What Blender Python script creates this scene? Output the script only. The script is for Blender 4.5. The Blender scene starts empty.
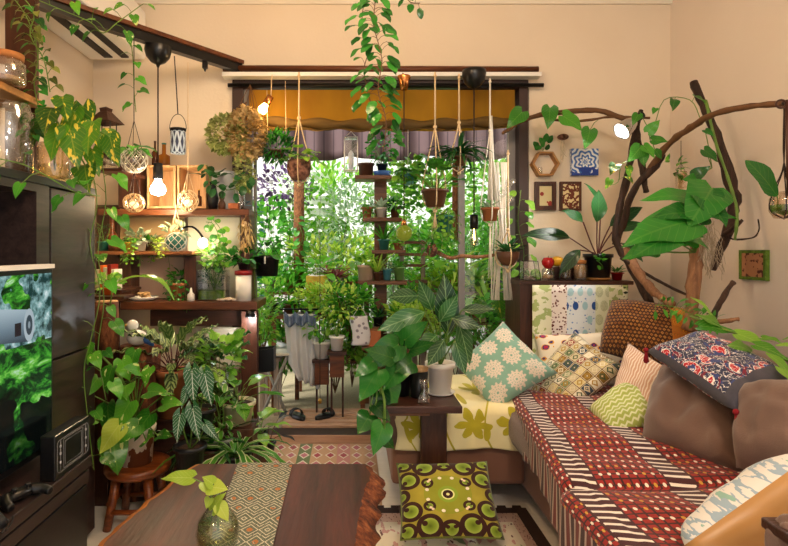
import bpy, math, random
from mathutils import Vector, Matrix, noise as mnoise
V = Vector
PI = math.pi
F = 560.0          # focal length in pixels of the 788 px wide frame
CX, CY, CZ = 352.0, 250.0, 1.1   # vanishing point of the room, eye height
COL = bpy.context.scene.collection

def P(px, py, Y):
    """world point at distance Y from the eye seen in the frame at px, py"""
    return V(((px - CX) * Y / F, Y, CZ - (py - CY) * Y / F))

# ------------------------------------------------------------ node expressions
class E:
    T = None
    def __init__(s, o): s.o = o
    def _m(s, op, *a):
        n = E.T.nodes.new('ShaderNodeMath'); n.operation = op
        for i, x in enumerate((s,) + a):
            if isinstance(x, E): E.T.links.new(x.o, n.inputs[i])
            else: n.inputs[i].default_value = x
        return E(n.outputs[0])
    def __add__(s, b): return s._m('ADD', b)
    __radd__ = __add__
    def __sub__(s, b): return s._m('SUBTRACT', b)
    def __rsub__(s, b): return (s * -1.0) + b
    def __mul__(s, b): return s._m('MULTIPLY', b)
    __rmul__ = __mul__
    def __truediv__(s, b): return s._m('DIVIDE', b)
    def lt(s, b): return s._m('LESS_THAN', b)
    def gt(s, b): return s._m('GREATER_THAN', b)
    def mn(s, b): return s._m('MINIMUM', b)
    def mx(s, b): return s._m('MAXIMUM', b)
    def abs(s): return s._m('ABSOLUTE')
    def fr(s): return s._m('FRACT')
    def fl(s): return s._m('FLOOR')
    def sin(s): return s._m('SINE')
    def cos(s): return s._m('COSINE')
    def sq(s): return s._m('SQRT')
    def pw(s, b): return s._m('POWER', b)
    def at(s, b): return s._m('ARCTAN2', b)
    def mod(s, b): return s._m('FLOORED_MODULO', b)

def _lk(x, inp):
    if isinstance(x, E): E.T.links.new(x.o, inp)
    elif isinstance(x, (tuple, list)): inp.default_value = tuple(x)[:3] + ((1,) if len(inp.default_value) == 4 else ())
    else: inp.default_value = x
def node(t, **k):
    n = E.T.nodes.new(t)
    for a, b in k.items(): setattr(n, a, b)
    return n
def coord(kind='Object'):
    return E(node('ShaderNodeTexCoord').outputs[kind])
def sep(c):
    n = node('ShaderNodeSeparateXYZ'); _lk(c, n.inputs[0]); return E(n.outputs[0]), E(n.outputs[1]), E(n.outputs[2])
def comb(x, y, z=0.0):
    n = node('ShaderNodeCombineXYZ')
    for i, a in enumerate((x, y, z)): _lk(a, n.inputs[i])
    return E(n.outputs[0])
def scl(c, s):
    x, y, z = sep(c); return comb(x * s[0], y * s[1], z * s[2])
def UV():
    x, y, z = sep(coord('UV')); return x, y
def nz(scale=5, c=None, detail=3, rough=.5, dist=0):
    n = node('ShaderNodeTexNoise'); n.inputs['Scale'].default_value = scale; n.inputs['Detail'].default_value = detail
    n.inputs['Roughness'].default_value = rough; n.inputs['Distortion'].default_value = dist
    _lk(c if c is not None else coord(), n.inputs['Vector']); return E(n.outputs[0])
def vor(scale=5, c=None, feature='F1', rnd=1, out='Distance'):
    n = node('ShaderNodeTexVoronoi', feature=feature); n.inputs['Scale'].default_value = scale
    n.inputs['Randomness'].default_value = rnd
    _lk(c if c is not None else coord(), n.inputs['Vector']); return E(n.outputs[out])
def wn(c):
    n = node('ShaderNodeTexWhiteNoise', noise_dimensions='3D'); _lk(c, n.inputs[0]); return E(n.outputs[0])
def ramp(f, stops, interp='LINEAR'):
    n = node('ShaderNodeValToRGB'); r = n.color_ramp; r.interpolation = interp
    while len(r.elements) < len(stops): r.elements.new(.5)
    for e, (p, c) in zip(r.elements, stops): e.position = p; e.color = tuple(c) + (1,)
    _lk(f, n.inputs[0]); return E(n.outputs[0])
def mix(f, a, b):
    n = node('ShaderNodeMix', data_type='RGBA')
    _lk(f, n.inputs[0])
    for x, i in ((a, 6), (b, 7)): _lk(x, n.inputs[i])
    return E(n.outputs[2])
def attr(name):
    return E(node('ShaderNodeAttribute', attribute_name=name).outputs['Fac'])
def srgb(h):
    h = h.lstrip('#'); c = [int(h[i:i+2], 16) / 255 for i in (0, 2, 4)]
    return tuple(x / 12.92 if x < .04045 else ((x + .055) / 1.055) ** 2.4 for x in c)
S = srgb

MATS = {}
def mat(name, col, rough=.5, metal=0, bump=None, bstr=.3, transl=0, trans=0, ior=1.45, coat=0, sheen=0, alpha=1, emit=None, estr=0, spec=.5):
    m = bpy.data.materials.new(name); m.use_nodes = True; MATS[name] = m
    E.T = m.node_tree; b = E.T.nodes['Principled BSDF']; out = E.T.nodes['Material Output']
    c = col() if callable(col) else col
    _lk(c, b.inputs['Base Color'])
    r = rough() if callable(rough) else rough
    _lk(r, b.inputs['Roughness'])
    b.inputs['Metallic'].default_value = metal; b.inputs['IOR'].default_value = ior
    b.inputs['Transmission Weight'].default_value = trans; b.inputs['Coat Weight'].default_value = coat
    b.inputs['Coat Roughness'].default_value = .15
    b.inputs['Sheen Weight'].default_value = sheen; b.inputs['Specular IOR Level'].default_value = spec
    _lk(alpha() if callable(alpha) else alpha, b.inputs['Alpha'])
    if emit is not None:
        _lk(emit() if callable(emit) else emit, b.inputs['Emission Color']); b.inputs['Emission Strength'].default_value = estr
    if bump:
        n = node('ShaderNodeBump'); n.inputs['Strength'].default_value = bstr; n.inputs['Distance'].default_value = .01
        _lk(bump(), n.inputs['Height']); E.T.links.new(n.outputs[0], b.inputs['Normal'])
    if transl:
        t = node('ShaderNodeBsdfTranslucent'); _lk(c, t.inputs[0]); x = node('ShaderNodeMixShader'); x.inputs[0].default_value = transl
        E.T.links.new(b.outputs[0], x.inputs[1]); E.T.links.new(t.outputs[0], x.inputs[2]); E.T.links.new(x.outputs[0], out.inputs[0])
    return m

def glassy(name, col=(1, 1, 1), tint=.12, rough=.02):
    """thin clear glass: mostly see-through with a reflecting surface"""
    m = bpy.data.materials.new(name); m.use_nodes = True; MATS[name] = m; E.T = m.node_tree
    E.T.nodes.remove(E.T.nodes['Principled BSDF']); out = E.T.nodes['Material Output']
    tr = node('ShaderNodeBsdfTransparent'); tr.inputs[0].default_value = tuple(col) + (1,)
    g = node('ShaderNodeBsdfGlossy'); g.inputs['Roughness'].default_value = rough
    fz = node('ShaderNodeLayerWeight'); fz.inputs[0].default_value = .35
    f = E(fz.outputs['Facing']) * .5 + tint
    x = node('ShaderNodeMixShader'); _lk(f, x.inputs[0])
    E.T.links.new(tr.outputs[0], x.inputs[1]); E.T.links.new(g.outputs[0], x.inputs[2]); E.T.links.new(x.outputs[0], out.inputs[0])
    return m

# ------------------------------------------------------------ mesh builder
class MB:
    def __init__(s): s.v = []; s.f = []; s.uv = []; s.r = []; s.mi = []
    def add(s, vs, fs, uvs=None, r=0.0, mi=0):
        b = len(s.v); s.v += [tuple(p) for p in vs]; s.r += [r] * len(vs)
        if uvs is None: uvs = [(0, 0)] * len(vs)
        s.uv += list(uvs)
        for f in fs: s.f.append(tuple(i + b for i in f)); s.mi.append(mi)
        return s
    def box(s, lo, hi, mi=0, M=None, bev=0):
        x0, y0, z0 = lo; x1, y1, z1 = hi
        vs = [V((x, y, z)) for z in (z0, z1) for y in (y0, y1) for x in (x0, x1)]
        if M is not None: vs = [M @ p for p in vs]
        fs = [(0, 2, 3, 1), (4, 5, 7, 6), (0, 1, 5, 4), (2, 6, 7, 3), (0, 4, 6, 2), (1, 3, 7, 5)]
        b = len(s.v)
        # separate verts for each face so that uvs are sane
        for f in fs:
            q = [vs[i] for i in f]; s.add(q, [(0, 1, 2, 3)], [(0, 0), (1, 0), (1, 1), (0, 1)], mi=mi)
        return s
    def tube(s, pts, r, n=6, cap=True, mi=0, rn=0.0):
        pts = [V(p) for p in pts]; m = len(pts)
        rs = r if isinstance(r, (list, tuple)) else [r] * m
        if len(rs) != m: rs = [rs[0] + (rs[-1] - rs[0]) * i / (m - 1) for i in range(m)]
        vs = []; uvs = []; prev = None
        for i, p in enumerate(pts):
            t = (pts[min(i + 1, m - 1)] - pts[max(i - 1, 0)])
            t = t.normalized() if t.length > 1e-9 else V((0, 0, 1))
            if prev is None: a = t.orthogonal().normalized()
            else:
                a = prev - t * prev.dot(t); a = a.normalized() if a.length > 1e-6 else t.orthogonal().normalized()
            prev = a; b = t.cross(a)
            for j in range(n):
                g = 2 * PI * j / n; vs.append(p + (a * math.cos(g) + b * math.sin(g)) * rs[i]); uvs.append((j / n, i / max(1, m - 1)))
        fs = [(i * n + j, i * n + (j + 1) % n, (i + 1) * n + (j + 1) % n, (i + 1) * n + j) for i in range(m - 1) for j in range(n)]
        if cap: fs += [tuple(range(n))[::-1], tuple((m - 1) * n + j for j in range(n))]
        return s.add(vs, fs, uvs, rn, mi)
    def lathe(s, prof, c=(0, 0, 0), n=20, mi=0, M=None, wob=0):
        c = V(c); vs = []; uvs = []
        for i, (r, z) in enumerate(prof):
            for j in range(n):
                g = 2 * PI * j / n; rr = r * (1 + wob * math.sin(3 * g + z * 20))
                q = V((rr * math.cos(g), rr * math.sin(g), z))
                vs.append((M @ q if M is not None else q) + c); uvs.append((j / n, i / (len(prof) - 1)))
        m = len(prof)
        fs = [(i * n + j, i * n + (j + 1) % n, (i + 1) * n + (j + 1) % n, (i + 1) * n + j) for i in range(m - 1) for j in range(n)]
        return s.add(vs, fs, uvs, mi=mi)
    def ball(s, c, r, n=10, m=7, sc=(1, 1, 1), mi=0, rn=0.0):
        c = V(c); prof = [(max(1e-4, math.sin(PI * i / m)) * r, -math.cos(PI * i / m) * r) for i in range(m + 1)]
        vs = []; 
        for (rr, z) in prof:
            for j in range(n):
                g = 2 * PI * j / n; vs.append(c + V((rr * math.cos(g) * sc[0], rr * math.sin(g) * sc[1], z * sc[2])))
        fs = [(i * n + j, i * n + (j + 1) % n, (i + 1) * n + (j + 1) % n, (i + 1) * n + j) for i in range(m) for j in range(n)]
        return s.add(vs, fs, None, rn, mi)
    def sheet(s, fn, nu, nv, mi=0):
        vs = []; uvs = []
        for j in range(nv + 1):
            for i in range(nu + 1):
                vs.append(fn(i / nu, j / nv)); uvs.append((i / nu, j / nv))
        w = nu + 1
        return s.add(vs, [(j * w + i, j * w + i + 1, (j + 1) * w + i + 1, (j + 1) * w + i) for j in range(nv) for i in range(nu)], uvs, mi=mi)
    def leaf(s, shape, o, d, up, L, W, curl=.6, fold=.25, rn=0.5, wave=0.0):
        st = dense(shape) if L > .052 and shape in ('heart', 'lance', 'oval', 'round', 'arrow') else SHAPES[shape]; o = V(o); rip = .07 if wave == 0 and L > .052 else 0; d = V(d).normalized(); up = V(up)
        side = d.cross(up)
        side = side.normalized() if side.length > 1e-5 else d.orthogonal().normalized()
        nrm = side.cross(d).normalized()
        vs = []; uvs = []; m = len(st)
        for i, (t, w) in enumerate(st):
            def pos(tt):
                a = curl * max(tt, 0)
                if abs(curl) < 1e-3: return d * tt * L, nrm
                if tt < 0: return d * tt * L, nrm
                return (d * math.sin(a) - nrm * (1 - math.cos(a))) * (L / curl), nrm * math.cos(a) + d * math.sin(a)
            pm, nm = pos(max(t, 0)); pe, ne = pos(t)
            h = fold * w * W + rip * W * math.sin(t * 9 + rn * 30) + (wave * W * (1 if i % 2 else -1) if 0 < i < m - 1 else 0)
            vs += [o + pe - side * w * W + ne * h, o + pm, o + pe + side * w * W + ne * h]
            uvs += [(.5 - w, t), (.5, t), (.5 + w, t)]
        fs = []
        for i in range(m - 1):
            a = 3 * i; fs += [(a, a + 1, a + 4, a + 3), (a + 1, a + 2, a + 5, a + 4)]
        return s.add(vs, fs, uvs, rn)
    def build(s, name, mats, parent=None, label=None, smooth=True, w=False, loc=None, solid=0, sub=0, bevel=0):
        """vertices are local to the parent (or to loc); with w=True they are world coordinates"""
        off = V((0, 0, 0))
        if w:
            q = parent
            while q is not None: off += q.location; q = q.parent
            if loc is not None: off += V(loc)
        me = bpy.data.meshes.new(name)
        me.from_pydata([tuple(V(p) - off) for p in s.v] if w else s.v, [], s.f)
        if not isinstance(mats, (list, tuple)): mats = [mats]
        for m in mats: me.materials.append(MATS[m] if isinstance(m, str) else m)
        if len(mats) > 1: me.polygons.foreach_set('material_index', s.mi)
        uvl = me.uv_layers.new(name='UVMap'); li = [0] * len(me.loops); me.loops.foreach_get('vertex_index', li)
        flat = []
        for i in li: flat += s.uv[i]
        uvl.data.foreach_set('uv', flat)
        if any(s.r): a = me.attributes.new('rnd', 'FLOAT', 'POINT'); a.data.foreach_set('value', s.r)
        me.polygons.foreach_set('use_smooth', [smooth] * len(me.polygons))
        me.update()
        o = bpy.data.objects.new(name, me); COL.objects.link(o)
        if parent is not None: o.parent = parent
        if loc is not None: o.location = V(loc)
        if label: o['label'] = label
        if solid:
            md = o.modifiers.new('s', 'SOLIDIFY'); md.thickness = solid; md.offset = 0
        if bevel:
            wd = o.modifiers.new('w', 'WELD'); wd.merge_threshold = 1e-5
            md = o.modifiers.new('b', 'BEVEL'); md.width = bevel; md.segments = 2; md.limit_method = 'ANGLE'
        if sub:
            md = o.modifiers.new('u', 'SUBSURF'); md.levels = sub; md.render_levels = sub
        return o

def ser(n, f): return [f(i / (n - 1)) for i in range(n)]
SHAPES = {
 'heart': [(-.13, .28), (-.02, .46), (.18, .5), (.42, .42), (.68, .25), (.87, .1), (1, 0)],
 'lance': [(0, .03), (.15, .3), (.4, .5), (.68, .38), (.88, .15), (1, 0)],
 'oval': [(0, .05), (.14, .36), (.4, .5), (.7, .43), (.9, .22), (1, .02)],
 'strap': [(0, .35), (.2, .5), (.4, .5), (.6, .42), (.8, .27), (1, 0)],
 'tri': [(0, 0), (.42, .5), (1, 0)],
 'arrow': [(-.32, .12), (-.2, .3), (0, .47), (.25, .44), (.5, .32), (.75, .17), (1, 0)],
 'round': [(0, .08), (.12, .38), (.4, .5), (.7, .46), (.9, .28), (1, .04)],
 'lobed': [(0, .05), (.1, .42), (.16, .2), (.24, .5), (.3, .2), (.4, .5), (.46, .18), (.56, .46), (.62, .16), (.72, .36), (.78, .12), (.88, .2), (1, 0)],
 'fern': ser(15, lambda t: (t, (.5 if int(round(t * 14)) % 2 else .1) * (1 - t * .8))),
}
_D = {}
def dense(sh):
    if sh in _D: return _D[sh]
    s = SHAPES[sh]; out = []
    for i in range(len(s) - 1):
        p0 = s[max(i - 1, 0)]; p1 = s[i]; p2 = s[i + 1]; p3 = s[min(i + 2, len(s) - 1)]
        for k in (0, .5):
            out.append(tuple(.5 * (2 * p1[j] + (p2[j] - p0[j]) * k + (2 * p0[j] - 5 * p1[j] + 4 * p2[j] - p3[j]) * k * k + (3 * p1[j] - p0[j] - 3 * p2[j] + p3[j]) * k ** 3) for j in (0, 1)))
    out.append(s[-1])
    if sh == 'heart': out[0] = (-.15, .2)
    _D[sh] = out; return out
def tag(o, label, cat, group=None, kind=None):
    if label: o['label'] = label
    if cat: o['category'] = cat
    if group: o['group'] = group
    if kind: o['kind'] = kind
    return o
def thing(name, label, cat, loc=(0, 0, 0), group=None):
    o = bpy.data.objects.new(name, None); COL.objects.link(o); o.location = V(loc); o.empty_display_size = .05
    return tag(o, label, cat, group)
def struct(name, mb, m, label=None, **k):
    o = mb.build(name, m, smooth=False, **k); o['kind'] = 'structure'
    o['label'] = label or name.replace('_', ' '); return o
def copytree(o, loc, label=None, rz=0):
    c = o.copy(); COL.objects.link(c); c.location = V(loc); c.rotation_euler.z = rz
    if label: c['label'] = label
    for ch in list(o.children):
        d = ch.copy(); COL.objects.link(d); d.parent = c
        for g in list(ch.children):
            h = g.copy(); COL.objects.link(h); h.parent = d
    return c
def smoothpath(pts, k=4):
    pts = [V(p) for p in pts]; out = []
    for i in range(len(pts) - 1):
        p0 = pts[max(i - 1, 0)]; p1 = pts[i]; p2 = pts[i + 1]; p3 = pts[min(i + 2, len(pts) - 1)]
        for j in range(k):
            t = j / k
            out.append(.5 * ((2 * p1) + (p2 - p0) * t + (2 * p0 - 5 * p1 + 4 * p2 - p3) * t * t + (3 * p1 - p0 - 3 * p2 + p3) * t ** 3))
    out.append(pts[-1]); return out
# ------------------------------------------------------------ materials
def leafmat(name, dark, light, vein=None, vs=.5, var=None, va=0, vscale=4, transl=.3, rough=.3, edge=None, stripes=None):
    def col():
        r = attr('rnd'); u, v = UV()
        c = mix(r, dark, light)
        du = (u - .5).abs()
        if var is not None:
            n = nz(vscale, comb(u * 1.6, v * .9, r * 37.0), 2, .6)
            c = mix(n.gt(1 - va) * 1.0, c, var)
        if vein is not None:
            side = ((v * 7.0 - du * 5.0).fr() - .5).abs()
            ve = du.lt(.022).mx(side.gt(.455))
            c = mix(ve * vs, c, vein)
        if stripes is not None:
            side = ((v * 6.0 - du * 4.0).fr() - .5).abs()
            c = mix(side.gt(.24) * du.gt(.03) * du.lt(.44) * .8, c, stripes)
        if edge is not None: c = mix(du.gt(.34) * .85, c, edge)
        return c
    return mat(name, col, rough=rough, transl=transl, spec=.6)
leafmat('leaf_pothos', S('1f6a18'), S('6ab82e'), S('a8cf58'), .2, S('cfe08a'), .36, 2.2)
leafmat('leaf_green', S('1f6420'), S('5cb234'), S('8fc455'), .3)
leafmat('leaf_bright', S('3c8a1e'), S('9ad048'), S('cfe98a'), .3, transl=.4)
leafmat('leaf_lime', S('7fae25'), S('cfe05a'), S('e9f29a'), .3, transl=.4)
leafmat('leaf_dark', S('0e3317'), S('2f7038'), S('5f9a55'), .3, rough=.28)
leafmat('leaf_deep', S('14481c'), S('3c9434'), S('7fae45'), .16, rough=.25)
leafmat('gleaf_bright', S('4fa024'), S('b0e055'), transl=.5)  # garden copies of leaf colours, lightened to stand in for missing front light
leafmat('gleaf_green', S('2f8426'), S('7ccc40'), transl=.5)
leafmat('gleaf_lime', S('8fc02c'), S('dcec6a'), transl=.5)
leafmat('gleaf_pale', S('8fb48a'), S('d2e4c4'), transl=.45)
leafmat('leaf_olive', S('3c4a16'), S('8a9440'), S('b0b060'), .2)
leafmat('leaf_big', S('1c6a22'), S('44a034'), S('8fcf5a'), .14, rough=.22, transl=.25)
leafmat('leaf_yvar', S('27581c'), S('5b9a2a'), S('d8cf4a'), .25, S('e3cf4c'), .40, 3)
leafmat('leaf_silver', S('24502c'), S('3f7a45'), S('e6efe0'), .9, rough=.3, transl=.15)
leafmat('leaf_calathea', S('1a3312'), S('416e2e'), None, 0, rough=.4, stripes=S('9fb070'), transl=.1)
leafmat('leaf_zebra', S('123c18'), S('2c6e2a'), S('a8cf90'), .42, rough=.3, transl=.2)
leafmat('leaf_spider', S('2f7a22'), S('6cae3a'), None, 0, edge=S('e6edc0'), transl=.35)
leafmat('leaf_red', S('5a1a22'), S('b0505a'), S('d89aa0'), .5)
leafmat('leaf_purple', S('3a2340'), S('8a6aa0'), None, 0)
leafmat('leaf_pale', S('7f9a7a'), S('c8d8b8'), None, 0)
leafmat('leaf_blue', S('2c6a78'), S('6aa8b8'), None, 0)
leafmat('dry_green', S('86964a'), S('cdd088'), None, 0, transl=.1, rough=.8)
leafmat('dry_brown', S('a08044'), S('dcc088'), None, 0, transl=.1, rough=.8)
mat('stem_green', lambda: mix(nz(30), S('3f6a24'), S('7a9a3c')), .5)
mat('stem_brown', lambda: mix(nz(40), S('4a2c18'), S('7a5432')), .7)
mat('soil', lambda: mix(nz(90), S('1c110a'), S('4a3222')), .95, bump=lambda: nz(120), bstr=.8)

def woodmat(name, c1, c2, axis='x', scale=6, rough=.45, coat=0, bstr=.15):
    sc = {'x': (.6, 6, 6), 'y': (6, .6, 6), 'z': (6, 6, .6)}[axis]
    def col():
        c = scl(coord(), sc); a = nz(scale, c, 5, .65, .6); b = nz(scale * 5, c, 3, .5)
        return mix((a - .5) * 2.2 + b * .35 + .33, c1, c2)
    return mat(name, col, rough, bump=lambda: nz(scale * 4, scl(coord(), sc), 4), bstr=bstr, coat=coat)
woodmat('wood_table', S('200c08'), S('5e2c20'), 'y', 3.6, .42, .0)
woodmat('wood_sap', S('8e4a1c'), S('c9823a'), 'y', 4, .5)
woodmat('wood_red', S('35160b'), S('74401f'), 'x', 5, .4)
woodmat('wood_red_z', S('2c140c'), S('5e3420'), 'z', 5, .45)
woodmat('wood_dark', S('241008'), S('4e2a1c'), 'x', 5, .4)
woodmat('wood_dark_z', S('2a130b'), S('55301f'), 'z', 5, .4)
woodmat('wood_stool', S('4a1c0a'), S('9a4e1e'), 'x', 7, .35, .2)
woodmat('wood_pale', S('a87848'), S('d8b080'), 'z', 5, .55)
woodmat('wood_honey', S('8a5a2a'), S('c08a4a'), 'x', 5, .5)
woodmat('wood_shelf', S('4c2812'), S('8a5630'), 'x', 5, .42)
woodmat('wood_deck', S('a87e64'), S('d8b498'), 'x', 5, .55)
woodmat('wood_grey', S('6a5a52'), S('a89888'), 'z', 5, .6)
woodmat('cab_black', S('0f0c0e'), S('231b1d'), 'y', 6, .3, .1, .03)
woodmat('cab_brown', S('1f1718'), S('43332f'), 'y', 7, .34, .1, .04)
woodmat('drift', S('150c08'), S('4a3022'), 'z', 8, .75, 0, .8)
woodmat('drift_light', S('6a4228'), S('ab7c58'), 'z', 8, .7, 0, .6)
mat('bark', lambda: ramp(nz(22, scl(coord(), (1, 1, .35)), 6, .7), [(.3, S('1c0c06')), (.5, S('5e3018')), (.68, S('a0623a'))]), .85, bump=lambda: nz(30, scl(coord(), (1, 1, .3)), 6, .7), bstr=1)
mat('bark_table', lambda: ramp(nz(28, None, 6, .7), [(.32, S('260f06')), (.5, S('6a3216')), (.7, S('a8673a'))]), .8, bump=lambda: nz(34, None, 6, .7), bstr=1)
mat('coir', lambda: ramp(nz(60, scl(coord(), (1, 1, .5)), 5, .7), [(.3, S('3c2010')), (.7, S('a0683c'))]), .95, bump=lambda: nz(90, None, 4), bstr=1)
mat('plaster', lambda: mix(nz(2.2, None, 4), S('dfcdb4'), S('ebdcc8')), .85, bump=lambda: nz(60, None, 5), bstr=.12)
mat('plaster_right', lambda: mix(nz(1.6, None, 4), S('e4d6c8'), S('eee2d8')), .85, bump=lambda: nz(40, None, 5), bstr=.12)
mat('ceiling_paint', S('ece2d2'), .9)
mat('floor_pale', lambda: mix(nz(5, scl(coord(), (1, 8, 1)), 4), S('d8d2c8'), S('efeae2')), .28)
mat('floor_garden', lambda: mix(nz(26, scl(coord(), (4, 1, 1)), 4), S('7e7258'), S('b0a284')), .85)
mat('white_plastic', S('ebe8e2'), .4)
mat('off_white', S('dcd6c8'), .5)
mat('alu', S('86807c'), .4, .5)
mat('frame_brown', S('3a2620'), .45)
mat('black', S('101012'), .3)
mat('black_matte', S('17171a'), .6)
mat('black_metal', S('1c1a1a'), .4, .7)
mat('grey_line', S('b8b8bc'), .4)
mat('chrome', S('c8c8cc'), .15, 1)
mat('copper', S('d08a50'), .25, 1)
mat('brass', S('c8a050'), .3, 1)
mat('cork', lambda: mix(nz(60), S('9a5c2c'), S('c8864a')), .8)
mat('rope', lambda: mix(nz(150), S('c8a880'), S('ead2a8')), .9)
mat('rope_white', lambda: mix(nz(150), S('d8d0c0'), S('f2ece0')), .9)
mat('cord_dark', S('2c1e1a'), .7)
mat('terracotta', lambda: mix(nz(9, None, 4), S('8e4a28'), S('c0774c')), .8)
mat('terra_leather', lambda: mix(nz(8, None, 4), S('7e4424'), S('b06c40')), .6)
mat('ceramic_white', lambda: mix(nz(5), S('e6dfd4'), S('f2ede6')), .3)
mat('ceramic_cream', S('d8cba8'), .4)
mat('pot_dirty', lambda: mix(nz(12, None, 4).gt(.52), S('e2d6c2'), S('7a4424')), .6)
mat('pot_black', S('15161a'), .35)
mat('pot_grey', S('8a8a86'), .6)
mat('pot_blue', lambda: mix(nz(20), S('1f4a9a'), S('5a8ad0')), .3)
mat('pot_teal', lambda: mix(nz(20), S('2a8a9a'), S('7ac0c8')), .35)
mat('pot_green', lambda: mix(nz(14), S('4a7a3a'), S('8aae60')), .4)
mat('pot_dgreen', lambda: mix(nz(14), S('1c5a50'), S('3f8a78')), .4)
mat('pot_yellow', lambda: mix(nz(14), S('b08a20'), S('d8b840')), .5)
mat('pot_brown', lambda: mix(nz(14), S('3c2216'), S('6e4630')), .5)
mat('pot_purple', S('4a3a5a'), .5)
mat('pot_band', lambda: (lambda z: ramp((z * 14).fr(), [(0, S('e6ddc8')), (.35, S('2a5a8a')), (.5, S('e6ddc8')), (.7, S('c06a3a')), (.85, S('3a2a20'))], 'CONSTANT'))(sep(coord())[2]), .45)
mat('red_lid', S('8a1416'), .35)
mat('apple_red', lambda: mix(nz(6), S('8e0a18'), S('d02a2a')), .25)
mat('orange', S('d8621c'), .5)
mat('yellow_thing', S('e8b020'), .5)
mat('candle_red', S('7a1c12'), .3)
mat('amber_glass', S('a8641c'), .12, transl=.2)
mat('brown_glass', S('4a2410'), .12)
glassy('glass'); glassy('glass_green', (.96, .98, .93), .05); glassy('pane_glass', (.96, .98, .97), .03)
glassy('glass_warm', (.96, .88, .78), .14)
glassy('water', (.9, .93, .72), .05)
mat('jar_water', S('8a9a4c'), .08, transl=.5)
mat('shade_amber', lambda: mix(nz(3.5, scl(coord(), (1.2, 1, .6)), 4), S('7a4a08'), S('c8901e')), .8, transl=.45)
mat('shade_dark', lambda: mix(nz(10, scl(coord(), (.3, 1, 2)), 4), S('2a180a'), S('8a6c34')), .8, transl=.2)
mat('awning', lambda: mix((sep(coord())[0] * 14).fr().lt(.12), S('6a5456'), S('4a383c')), .8, transl=.1)
mat('fence_white', lambda: mix(nz(4), S('e6e2dc'), S('fbfaf8')), .7)
mat('sheet_white', lambda: mix(nz(9), S('dcdce0'), S('f4f4f6')), .9, transl=.35)
mat('denim', lambda: mix(nz(30), S('4a5c7a'), S('8a9ab4')), .9)
mat('grey_bag', lambda: mix(vor(30).lt(.3), S('d2cfd4'), S('8a8490')), .8)
mat('stone_ball', lambda: ramp(nz(40, None, 5), [(.35, S('40261c')), (.65, S('9a6a58'))]), .95, bump=lambda: nz(70, None, 4), bstr=.8)
mat('moss', lambda: mix(nz(40), S('2c4a14'), S('7a9a34')), .95, bump=lambda: nz(60), bstr=1)
mat('root', S('b8a890'), .9)
mat('snack', lambda: mix(nz(60), S('a8743c'), S('e0bc8a')), .7)
mat('paper_cream', lambda: mix(nz(3), S('dcd0b4'), S('f0e8d4')), .85, transl=.3)
mat('paper_kraft', lambda: mix(nz(5), S('b08a5c'), S('d2ae80')), .85)
mat('paper_pink', lambda: mix(nz(3), S('d0a48c'), S('ecd2bc')), .85, transl=.3)
mat('shell', lambda: mix(nz(50), S('c8ac90'), S('f2e6d6')), .5)
def bulb(name, c, e): return mat(name, c, .3, emit=c, estr=e)
bulb('bulb_white', (1, .93, .82), 16); bulb('bulb_warm', (1, .62, .2), 22); bulb('bulb_led', (.92, .96, 1), 24)
bulb('bulb_dim', (1, .72, .28), 5); bulb('glow_warm', (1, .8, .5), 1.3); mat('globe_green', S('6a7a14'), .15, emit=(.62, .66, .08), estr=.22, transl=.4)
bulb('spot_face', (1, .95, .85), 12)

# --- textiles (all on UV)
def weave(k=260): 
    return lambda: nz(k, None, 2)
def cell(u, v, n, m=None, off=0):
    m = m or n; vv = v * m; uu = u * n
    if off: uu = uu + vv.fl().mod(2.0) * off
    return uu.fr() - .5, vv.fr() - .5, wn(comb(uu.fl(), vv.fl(), 3.3))
def ring(a, b, cx, cy, r, w):
    d = ((a - cx) * (a - cx) + (b - cy) * (b - cy)).sq(); return (d - r).abs().lt(w), d.lt(r)
def daisy():
    u, v = UV(); x, y, h = cell(u, v, 3.2, 3.2, .5); r = (x * x + y * y).sq(); a = y.at(x) + h * 6
    pet = (a * 12).cos(); big = r.lt(pet * .05 + .4)
    m = big * ((r * 9 + pet * .35).fr().gt(.3)).mx(pet.gt(.1)) * r.gt(.05)
    leafy = nz(13, comb(u, v, 0), 2).gt(.64) * .5
    return mix(m.mx(leafy) * .9, mix(nz(3), S('6f9c8a'), S('8ab4a2')), S('e2d2c4'))
def geo():
    u, v = UV(); x, y, h = cell(u, v, 8, 8); ch = x.abs().mx(y.abs()); di = x.abs() + y.abs()
    c = ramp(h, [(0, S('c8bc98')), (.2, S('7a8a62')), (.38, S('8a6a2a')), (.52, S('3c4a5a')), (.66, S('d8c890')), (.8, S('8a3a2c')), (.9, S('e6e0cc'))], 'CONSTANT')
    c2 = ramp((h * 7).fr(), [(0, S('ddd3b4')), (.3, S('4a5a3a')), (.5, S('b08a3a')), (.75, S('e8e2ce'))], 'CONSTANT')
    c = mix((di.lt(.36)) * (di.gt(.2)), c, c2); c = mix(ch.gt(.41), c, S('e2d8ba')); c = mix(ch.gt(.46), c, S('6a4a22'))
    return mix(di.lt(.1), c, S('d8cfae'))
def suzani():
    u, v = UV(); q = comb(u, v, 0); d = vor(4.4, q, rnd=.7); n = nz(16, q, 3)
    d = d + (n - .5) * .16
    c = ramp(d, [(0, S('e8e0e8')), (.05, S('2a4aa0')), (.15, S('e8e4e0')), (.18, S('b81a2c')), (.36, S('f0eae6')), (.385, S('2b3358')), (.47, S('7a1c34')), (.52, S('2b3350'))], 'CONSTANT')
    w = (nz(20, q, 2) - .5).abs().lt(.018); c = mix(w, c, S('ece6e6'))
    b = mix(nz(11, q, 2).gt(.6), c, S('30407a'))
    edge = v.lt(.14).mx(v.gt(.97)).mx(u.lt(.04)).mx(u.gt(.96))
    return mix(edge, b, mix(nz(60), S('3a3a46'), S('4c4a58')))
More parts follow.
